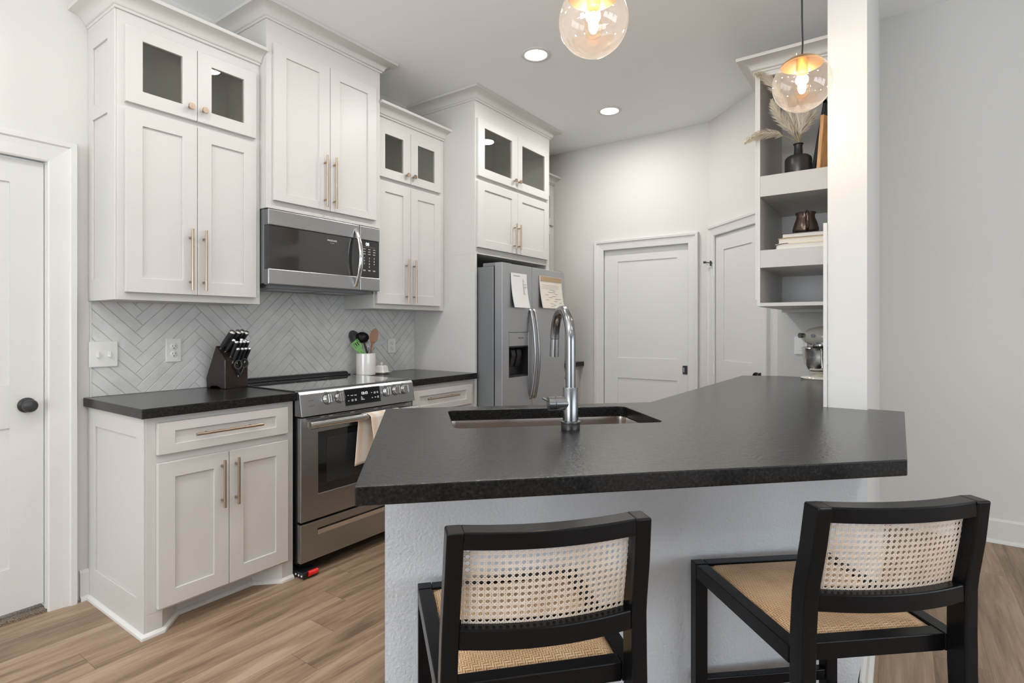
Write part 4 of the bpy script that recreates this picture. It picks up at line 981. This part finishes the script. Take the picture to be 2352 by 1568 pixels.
hx = MX-.100
obj('bowl_handle', MB().tube([(hx+.002, MY-.005, 1.095), (hx-.025, MY-.010, 1.090), (hx-.020, MY-.008, 1.05), (hx-.022, MY-.012, .995), (hx+.012, MY-.005, .990)], .005, 10), 'bright', bo, smooth=60)
obj('column', MB().prism([(MY-.155, .93), (MY-.085, .93), (MY-.10, 1.12), (MY-.155, 1.14)], MX-.045, MX+.045, 'x'), 'mixer', c, bevel=.012)
obj('motor_head', ell(MX, MY-.03, 1.175, .062, .150, .066), 'mixer', c, smooth=60)
obj('trim_band', MB().lathe([(.064, 0), (.064, .014), (0, .014)], (MX, MY-.02, 1.128), 36), 'steel', c, smooth=40)
obj('planetary_hub', MB().lathe([(.045, 0), (.048, .01), (.048, .030), (0, .030)], (MX, MY+.01, 1.100), 32), 'bright', c, smooth=40)
obj('attachment_knob', MB().cyl((MX-.035, MY+.098, 1.182), (MX-.055, MY+.118, 1.182), .014, .016, 20), 'bright', c, smooth=40)
obj('speed_lever', MB().cyl((MX-.058, MY+.045, 1.180), (MX-.068, MY+.045, 1.180), .011, n=16), 'black', c, smooth=40)

# ------------------------------------------------------------------ countertop items on the range wall
# knife block
KB = thing('knife_block', 'dark espresso wood knife block on the counter left of the range', 'knife block', (1.521, 2.930, .9142), R(9))
kw = .135; x0 = -.0675
prof = [(-.078, 0), (-.078, .150), (-.005, .222), (.072, .052), (.068, 0), (.045, .0), (.030, .010), (-.020, .012), (-.045, 0)]
obj('block', MB().prism(prof, x0, x0+kw, 'x'), 'espresso', KB, bevel=.003, local=True)
KT = WM[KB.name]; sd_ = Vector((0, .073, .072)).normalized(); nd_ = Vector((0, -.72, .69)).normalized()
def knife(u, a, ln, r, lab, grp='knives standing in the block', steak=False):
    root = Vector((x0+u, -.078, .150)) + sd_*a if a >= 0 else Vector((x0+u, -.0795, .150+a))
    nn = nd_ if not steak else Vector((0, -.50, .86)).normalized()
    W_ = KT @ root; n2 = (KT.to_3x3() @ nn).normalized()
    b = MB().tube([W_+n2*.004, W_+n2*ln*.3, W_+n2*ln*.7, W_+n2*(ln-.006)], [r*.75, r*.95, r, r*1.05], 14, (.72, 1.1))
    h = obj('knife', b, 'rubber', smooth=60); tag(h, lab, 'knife', grp)
    obj('end_cap', MB().lathe([(r*1.0, 0), (r*1.02, .005), (r*.7, .009), (0, .0095)], W_+n2*(ln-.007), 18, n2.to_track_quat('Z', 'Y').to_matrix().to_4x4()), 'cap', h, smooth=50)
    obj('bolster', MB().cyl(W_-n2*.012, W_+n2*.006, r*.62, n=10), 'bright', h, smooth=50)
knife(.022, .086, .125, .0145, 'large knife at the far left of the block top row')
knife(.058, .088, .125, .0148, 'large knife second from left in the block top row')
knife(.084, .090, .125, .0135, 'large knife third from left in the block top row')
knife(.110, .086, .120, .0135, 'large knife at the right of the block top row')
knife(.035, .060, .090, .0095, 'smaller knife at the left of the second row, before the top row')
knife(.078, .058, .095, .0100, 'smaller knife in the middle of the second row')
knife(.102, .056, .090, .0095, 'smaller knife at the right of the second row')
ks = 'steak knives in two rows above the scissors'
for u in (.045, .070, .091, .114): knife(u, .022, .092, .0095, 'black steak knife with steel tip in the upper steak row of the block', ks, True)
for u in (.045, .070, .091, .114): knife(u, -.010, .080, .0095, 'black steak knife with steel tip in the lower steak row, just above the scissors', ks, True)
b = MB(); 
for cx_, cz_, an in ((.066, .122, 15), (.102, .128, -12)):
    ring = []
    for i in range(25):
        a = 2*math.pi*i/24; lx = .016*math.cos(a); lz = .023*math.sin(a); c_, s_ = math.cos(R(an)), math.sin(R(an))
        ring.append(KT @ Vector((x0+cx_+lx*c_+lz*s_, -.092-.006*math.cos(a), cz_-lx*s_+lz*c_)))
    b.tube(ring, .0042, 10)
b.tube([KT @ Vector((x0+.064, -.092, .100)), KT @ Vector((x0+.072, -.088, .075)), KT @ Vector((x0+.082, -.083, .060))], .0055, 10); b.tube([KT @ Vector((x0+.100, -.092, .106)), KT @ Vector((x0+.090, -.088, .080)), KT @ Vector((x0+.080, -.083, .062))], .0055, 10)
s_ = obj('scissors', b, 'rubber', smooth=60); tag(s_, 'black handled kitchen scissors on the front of the knife block', 'scissors')
obj('pivot', MB().lathe([(.006, 0), (.006, .003), (0, .004)], KT @ Vector((x0+.078, -.0795, .062)), 16, Matrix.Rotation(R(90), 4, 'X')), 'bright', s_, smooth=40)
# crock
CK = (2.435, 2.905, .9142)
cr = obj('utensil_crock', MB().lathe([(.060, 0), (.0635, .003), (.064, .01), (.064, .140), (.0635, .144), (.060, .146), (.058, .143), (.058, .012), (0, .010)], CK, 48), 'crock', smooth=50)
tag(cr, 'white cylindrical ceramic crock full of cooking utensils beside the cooktop', 'crock')
CV = Vector(CK); RT = Vector((.5758, -.8176, 0)); top = CV+Vector((0, 0, .146))
def uten(name, lab, dx, dz, parts, cat):
    # dx,dz: direction of the handle in the picture plane, from the crock rim
    return None
def frame_at(p, dirx, up):            # local X right in view, Z along the utensil, Y away from the camera
    z = up.normalized(); y = Vector((.8176, .5758, 0)); x = y.cross(z).normalized(); y = z.cross(x).normalized()
    m_ = Matrix((x, y, z)).transposed().to_4x4(); m_.translation = p; return m_
def ellip(cx, cz, rx, rz_, t, mf, n=28, cup=0):
    v = []; f = []
    for s in (-1, 1):
        v.append(mf @ Vector((cx, s*t/2+cup, cz)))
        for ring_, k_ in ((.55, .8), (.9, .3), (1.0, 0)):
            for i in range(n): a = 2*math.pi*i/n; v.append(mf @ Vector((cx+rx*ring_*math.cos(a), s*t/2*(.4 if ring_ == 1 else 1)+cup*k_, cz+rz_*ring_*math.sin(a))))
    H = 1+3*n
    for h in (0, 1):
        o_ = h*H
        for i in range(n):
            f.append((o_, o_+1+i, o_+1+(i+1) % n))
            for r_ in range(2): f.append((o_+1+r_*n+i, o_+1+r_*n+(i+1) % n, o_+1+(r_+1)*n+(i+1) % n, o_+1+(r_+1)*n+i))
    for i in range(n): f.append((1+2*n+i, 1+2*n+(i+1) % n, H+1+2*n+(i+1) % n, H+1+2*n+i))
    return MB().add(v, f)
def put(dx, dz, depth=0, shift=0):
    # rim point and direction of utensil; foot inside the crock
    a = top+RT*shift+Vector((.8176, .5758, 0))*depth; d_ = (RT*dx+Vector((0, 0, dz))).normalized(); foot = a-d_*min(.13/max(.3, d_.z), .058/max(.01, abs(dx)/math.hypot(dx, dz))); return a, d_, foot
a, d_, ft = put(-.55, 1.0, .015, -.022)
b = MB().tube([ft, a, a+d_*.05], [.004, .0045, .005], 10); F_ = frame_at(a, None, d_); b2 = ellip(0, .115, .036, .055, .006, F_, cup=.006); b.add(b2.v, b2.f)
tag(obj('cooking_spoon', b, 'nylon', smooth=50), 'black oval cooking spoon at the left of the crock behind the green spatula', 'spoon')
a, d_, ft = put(-.75, 1.0, -.02, -.015); F_ = frame_at(a, None, d_)
b = MB().tube([ft, a, a+d_*.02], .005, 10)
v = []
def sp(pts_, y0_, y1_):
    bb = MB(); n = len(pts_); bb.add([F_ @ Vector((x, y0_, z)) for x, z in pts_]+[F_ @ Vector((x, y1_, z)) for x, z in pts_], [tuple(range(n)), tuple(range(n, 2*n))]+[(i, (i+1) % n, n+(i+1) % n, n+i) for i in range(n)]); b.add(bb.v, bb.f)
sp([(-.010, .0), (.010, .0), (.014, .03), (.028, .045), (-.028, .045), (-.020, .03)], -.002, .002)
sp([(-.028, .045), (.028, .045), (.030, .052), (-.030, .052)], -.002, .002)
for xa, xb_ in ((-.030, -.016), (-.010, -.003), (.003, .010), (.016, .030)): sp([(xa, .052), (xb_, .052), (xb_, .085), (xa, .085)], -.002, .002)
sp([(-.030, .085), (.030, .085), (.028, .100), (-.030, .096)], -.002, .002)
tag(obj('slotted_spatula', b, 'green'), 'bright green slotted spatula leaning left out of the crock', 'spatula')
a, d_, ft = put(-.33, 1.0, 0, .010)
b = MB().tube([ft, a, a+d_*.080], [.0055, .006, .005], 10); hc = a+d_*.108+RT*.0
prof_ = [(.002, -.030), (.020, -.026), (.036, -.012), (.043, .004), (.0405, .004), (.034, -.010), (.019, -.022), (.0, -.026)]
ld = MB().lathe(prof_, (0, 0, 0), 32); ax = (-Vector((.8176, .5758, 0))*.75+Vector((0, 0, .55))+RT*.25).normalized(); ld.xf(Matrix.Translation(hc) @ ax.to_track_quat('Z', 'Y').to_matrix().to_4x4()); b.add(ld.v, ld.f)
tag(obj('ladle', b, 'nylon', smooth=50), 'black ladle facing forward in the middle of the crock', 'ladle')
a, d_, ft = put(.22, 1.0, .01, .026); F_ = frame_at(a, None, d_)
b = MB().tube([ft, a, a+d_*.06, a+d_*.08], [.006, .0065, .008, .012], 12, (1, .5)); b2 = ellip(0, .115, .028, .052, .007, F_, cup=.003); b.add(b2.v, b2.f)
tag(obj('wooden_spoon', b, 'spoonwood', smooth=50), 'brown wooden spoon standing upright in the crock', 'spoon')
a, d_, ft = put(.62, 1.0, -.005, .034); b = MB().tube([ft, a, a+d_*.045], .003, 8); e1 = a+d_*.045
d2 = (RT*1.0+Vector((0, 0, .62))).normalized(); up2 = d2.cross(Vector((.8176, .5758, 0))).normalized()
pr = [(0, -.006), (.02, -.013), (.06, -.013), (.09, -.003), (.105, .010), (.07, .012), (.02, .009)]
yv = Vector((.8176, .5758, 0))*.0012; n = len(pr); vs_ = [e1+d2*x-up2*z+yv for x, z in pr]+[e1+d2*x-up2*z-yv for x, z in pr]
b.add(vs_, [tuple(range(n)), tuple(range(n, 2*n))]+[(i, (i+1) % n, n+(i+1) % n, n+i) for i in range(n)])
tag(obj('cake_server', b, 'fridgeside'), 'steel angled server leaning right out of the crock', 'server')
a, d_, ft = put(-.02, 1, .025, .002); b = MB()
for i in range(6):
    an = i*math.pi/6; s = RT*math.cos(an)+Vector((.8176, .5758, 0))*math.sin(an)
    b.tube(bez(a+s*.006, a+s*.030+d_*.05, a+d_*.085, 10), .0011, 6)
    b.tube(bez(a-s*.006, a-s*.030+d_*.05, a+d_*.085, 10), .0011, 6)
b.tube([ft, a], .006, 10)
tag(obj('whisk', b, 'bright', smooth=60), 'wire whisk behind the ladle and the wooden spoon', 'whisk')
# butter dish
BD = (2.565, 2.90, .9142)
c = thing('butter_dish', 'small white lidded porcelain butter dish right of the crock', 'butter dish', BD, R(20))
def sq(hw, hd, z, n=0): return [(-hw, -hd, z), (hw, -hd, z), (hw, hd, z), (-hw, hd, z)]
b = MB(); rings = [sq(.038, .035, 0), sq(.042, .038, .004), sq(.056, .052, .012), sq(.054, .050, .013), sq(.04, .036, .007)]
v = [p for r_ in rings for p in r_]; f = [(0, 1, 2, 3), (16, 17, 18, 19)]
for j in range(4):
    for i in range(4): f.append((4*j+i, 4*j+(i+1) % 4, 4*j+4+(i+1) % 4, 4*j+4+i))
obj('tray', b.add(v, f), 'porcelain', c, bevel=.003, local=True)
b = MB(); rings = [sq(.040, .036, .0075), sq(.039, .035, .020), sq(.034, .030, .050), sq(.026, .022, .058)]
v = [p for r_ in rings for p in r_]; f = [(0, 1, 2, 3), (12, 13, 14, 15)]
for j in range(3):
    for i in range(4): f.append((4*j+i, 4*j+(i+1) % 4, 4*j+4+(i+1) % 4, 4*j+4+i))
ld = obj('lid', b.add(v, f), 'porcelain', c, bevel=.004, seg=3, local=True)
obj('knob', MB().lathe([(.006, 0), (.005, .006), (.010, .012), (.010, .016), (.006, .020), (0, .021)], (0, 0, .0575), 20), 'porcelain', ld, smooth=50, local=True)

# ------------------------------------------------------------------ lights of the room
for i, (x, y, lab) in enumerate(((2.826, 1.812, 'round recessed ceiling downlight nearer the camera, left of the hanging globe'), (3.886, 1.820, 'round recessed ceiling downlight farther back, near the back wall'),
                               (1.766, 1.805, 'round recessed ceiling downlight above the aisle, outside the picture'), (.706, 1.80, 'round recessed ceiling downlight near the left door, outside the picture'))):
    c = thing('recessed_light', lab, 'ceiling light', (x, y, CEIL-.002))
    obj('trim_ring', MB().lathe([(.068, -.004), (.072, -.007), (.090, -.005), (.093, 0), (.068, 0), (.068, -.004)], (x, y, CEIL), 48, caps=False), 'trim', c, smooth=60)
    obj('lens', MB().lathe([(.0, -.0035), (.068, -.0035), (.068, -.001), (0, -.001)], (x, y, CEIL), 48), 'led', c)
    area('downlight_%d' % i, (x, y, CEIL-.012), (0, 0, 0), .13, .13, (8, 8.5, 5, 4)[i], (1, .98, .95), 'DISK')
for i, (x, y) in enumerate(((-1.2, 1.6), (-1.2, -1.6), (1.4, -1.8))):
    zc_ = CEIL if y > PY else CEIL2
    area('living_downlight_%d' % i, (x, y, zc_-.012), (0, 0, 0), .3, .3, 10, (1, .95, .88), 'DISK')
def pendant(x, y, z, lab, tiltv=0):
    c = thing('pendant_light', lab, 'pendant light', (x, y, z), 0)
    r = .100; prof = []
    for i in range(29):
        a = math.pi*(i/28)*.745; prof.append((r*math.sin(a), -r*math.cos(a)))
    prof[0] = (0.0, -r)
    obj('globe', MB().lathe(prof, (x, y, z), 56, caps=False), 'globe', c, smooth=60)
    sp_ = [(.100*math.sin(R(a)), .100*math.cos(R(a))) for a in (46, 40, 32, 24, 16, 8, 0)]
    obj('canopy_cap', MB().lathe([(p_[0]*.975, p_[1]*.975-.0005) for p_ in sp_[::-1]]+[(p_[0]*1.006, p_[1]*1.006+.0008) for p_ in sp_], (x, y, z), 40, caps=False), 'gold', c, smooth=50)['label'] = 'shallow brass cap'
    obj('cap_screw', MB().cyl((x-.040, y+.01, z+.088), (x-.040, y+.01, z+.099), .0035, n=10), 'brass', c)
    obj('socket', MB().lathe([(.0195, .038), (.0195, .088), (.016, .094), (0, .094)], (x, y, z), 28), 'gold', c, smooth=40)
    bu = obj('bulb', MB().lathe([(.0, -.052), (.012, -.050), (.022, -.042), (.0265, -.028), (.025, -.012), (.019, .008), (.0135, .024), (.013, .042)], (x, y, z), 32, caps=False), 'bulb', c, smooth=60)
    b = MB().lathe([(0, -.036), (.007, -.034), (.012, -.026), (.0145, -.012), (.0125, .004), (.008, .018), (.006, .026), (0, .028)], (x, y, z), 20)
    obj('filament', b, 'filament', bu, smooth=60)
    zt = CEIL
    cp_ = [(x, y, z+.098), (x+.003, y-.002, z+.15), (x+.001, y, z+.25), (x, y, z+.45), (x, y, zt-.02)]
    obj('cord', MB().tube(cp_, .0032, 10), 'black', c, smooth=60)
    obj('ceiling_canopy', MB().lathe([(.055, -.022), (.06, -.018), (.06, -.0005), (0, -.0005)], (x, y, zt), 32), 'gold', c, smooth=40)
    l = bpy.data.lights.new('pendant_bulb', 'POINT'); l.energy = 5; l.color = (1, .83, .66); l.shadow_soft_size = .026
    o = bpy.data.objects.new('pendant_bulb', l); COL.objects.link(o); o.location = (x, y, z-.018)
pendant(1.435, .723, 2.118, 'clear glass globe pendant cut off by the top edge of the picture')
pendant(2.265, .2925, 2.127, 'clear glass globe pendant hanging in front of the post and shelves')

# ------------------------------------------------------------------ counter stools
def make_stool(loc, rz, lab):
    c = thing('counter_stool', lab, 'stool', loc, rz, 'counter stools at the peninsula')
    ZS = .574; HT = .1885; HR = .1975; HF = .214; D = .473
    # rear posts: side profile swept
    cy = [(-.012, .884), (.0, .80), (.020, .700), (.0235, .60), (.0235, .52), (.004, 0)]
    def yc(z):
        for (a, za), (b_, zb) in zip(cy[:-1], cy[1:]):
            if zb <= z <= za: return a+(b_-a)*(za-z)/(za-zb)
        return cy[0][0]
    W = .031
    for s in (-1, 1):
        v = []; zs = [.884, .84, .80, .76, .72, .69, .65, .60, .56, .52, .40, .2, 0]
        for z in zs:
            hw = HT+(HR-HT)*min(1, (.884-z)/.31) + (.006*(.5-z)/.5 if z < .5 else 0); d_ = .023 if z > .5 else .017+.006*z/.5; y = yc(z)
            xo = s*hw; xi = s*(hw-W); v += [(xo, y-d_, z), (xo, y+d_, z), (xi, y+d_, z), (xi, y-d_, z)]
        f = [(0, 1, 2, 3), tuple(4*(len(zs)-1)+i for i in range(4))]
        for j in range(len(zs)-1):
            for i in range(4): f.append((4*j+i, 4*j+(i+1) % 4, 4*j+4+(i+1) % 4, 4*j+4+i))
        obj('rear_leg', MB().add(v, f), 'chair', c, bevel=.004, seg=3, local=True)
        b = MB().prism([(s*HF, D-.035), (s*HF, D), (s*(HF-.035), D), (s*(HF-.035), D-.035)], 0, ZS)
        obj('front_leg', b, 'chair', c, bevel=.003, seg=3, local=True)
        p = [(s*HF*.999, D-.036), (s*(HF-.034), D-.036), (s*(HR-.0325), .046), (s*(HR+.001), .046)]
        obj('side_rail', MB().prism(p, ZS-.038, ZS-.0005), 'chair', c, bevel=.002, local=True)
        obj('stretcher', MB().prism([(s*HF*.985, D-.034), (s*(HF-.028), D-.034), (s*(HR-.024), .035), (s*HR*.985, .035)], .17, .20), 'chair', c, bevel=.002, local=True)
    obj('front_rail', MB().box(-HF+.0355, HF-.0355, D-.034, D-.001, ZS-.038, ZS-.0005), 'chair', c, bevel=.002, local=True)
    obj('rear_rail', MB().box(-HR+.033, HR-.033, .0475, .081, ZS-.038, ZS-.0008), 'chair', c, bevel=.002, local=True)
    obj('footrest', MB().box(-HF+.034, HF-.034, D-.03, D-.005, .22, .25), 'chair', c, bevel=.002, local=True)
    # woven seat, slightly domed
    nx, ny = 16, 20; v = []; f = []
    for j in range(ny+1):
        t = j/ny; y = .081+(D-.033-.081)*t; hw = (HR-.032)+(HF-HR)*t*1.0
        for i in range(nx+1):
            u = -1+2*i/nx; v.append((u*hw, y, ZS-.006+.009*(min(1, (1-abs(u))*7)*min(1, (1-abs(2*t-1))*9))))
    for j in range(ny):
        for i in range(nx): a = j*(nx+1)+i; f.append((a, a+1, a+nx+2, a+nx+1))
    st = obj('seat', MB().add(v, f), 'weave', c, smooth=60, local=True); sm = st.modifiers.new('s', 'SOLIDIFY'); sm.thickness = .008; sm.offset = -1
    st['label'] = 'tan herringbone woven rattan seat'
    # curved rails
    hi = HT-W+.003; BU = .022
    def cyx(x, z): return yc(z) - BU*(1-min(1, (x/hi)**2))
    def rail(z0, z1, dp, nm, hw):
        n = 18; v = []; f = []
        for i in range(n+1):
            x = -hw+2*hw*i/n; y = cyx(x, (z0+z1)/2); v += [(x, y-dp, z0), (x, y-dp, z1), (x, y+dp, z1), (x, y+dp, z0)]
        for j in range(n):
            for i in range(4): f.append((4*j+i, 4*j+(i+1) % 4, 4*j+4+(i+1) % 4, 4*j+4+i))
        f += [(0, 1, 2, 3), tuple(4*n+i for i in range(4))]
        obj(nm, MB().add(v, f), 'chair', c, bevel=.003, seg=2, local=True)
    rail(.852, .8835, .021, 'top_rail', hi); rail(.663, .700, .020, 'lower_back_rail', hi+.004)
    # cane back: woven strands
    b = MB(); z0, z1 = .698, .854; hx = hi-.004; p = .0123; yoff = .004
    def strand(P, w, dy):
        n = len(P); v = []; f = []
        for i, (x, z) in enumerate(P):
            a = P[min(i+1, n-1)]; e_ = P[max(i-1, 0)]; tx, tz = a[0]-e_[0], a[1]-e_[1]; l_ = math.hypot(tx, tz) or 1; nx_, nz_ = -tz/l_*w/2, tx/l_*w/2
            y = cyx(x, z)+yoff+dy
            v += [(x+nx_, y-.0004, z+nz_), (x-nx_, y-.0004, z-nz_), (x-nx_, y+.0004, z-nz_), (x+nx_, y+.0004, z+nz_)]
        for j in range(n-1):
            for i in range(4): f.append((4*j+i, 4*j+(i+1) % 4, 4*j+4+(i+1) % 4, 4*j+4+i))
        b.add(v, f)
    nh = int((z1-z0)/p)+1; nv = int(2*hx/p)+1
    for k in range(nh+1):
        zc_ = z0+.003+k*p
        for dz in (-.0014, .0014):
            if z0 <= zc_+dz <= z1: strand([(-hx+2*hx*i/20, zc_+dz) for i in range(21)], .0016, 0)
    for k in range(nv+1):
        xc = -hx+.002+k*p
        for dx in (-.0014, .0014):
            if abs(xc+dx) <= hx: strand([(xc+dx, z0), (xc+dx, (z0+z1)/2), (xc+dx, z1)], .0015, -.0005)
    H = z1-z0; zb = z0+.003; xb = -hx+.002
    for k in range(-nh-2, nv+2):
        for sg in (1, -1):
            P = []
            for i in range(9):
                z = z0+H*i/8; x = xb+(k+.5)*p+(z-zb) if sg == 1 else xb+(k+nh+1.5)*p-(z-zb)
                P.append((x, z))
            # clip to the panel width
            Q = []
            for i in range(8):
                for s_ in range(4):
                    t = s_/4; x = P[i][0]+(P[i+1][0]-P[i][0])*t; z = P[i][1]+(P[i+1][1]-P[i][1])*t
                    if abs(x) <= hx: Q.append((x, z))
            if abs(P[8][0]) <= hx: Q.append(P[8])
            if len(Q) > 1: strand(Q, .0017, .0005 if sg == 1 else .0010)
    o = obj('cane_panel', b, 'cane', c, local=True); o['label'] = 'pale open cane webbing with round holes'
    return c
# plan frame: local +Y of a stool points at the bar (45 degrees), turned slightly
cx1, cy1 = kl(.237, .978); make_stool((cx1, cy1, 0), R(-45+2.5), 'left black counter stool seen from behind, cane back facing the camera')
cx2, cy2 = kl(.957, .972); make_stool((cx2, cy2, 0), R(-45-3.0), 'right black counter stool whose woven seat shows beside its back')
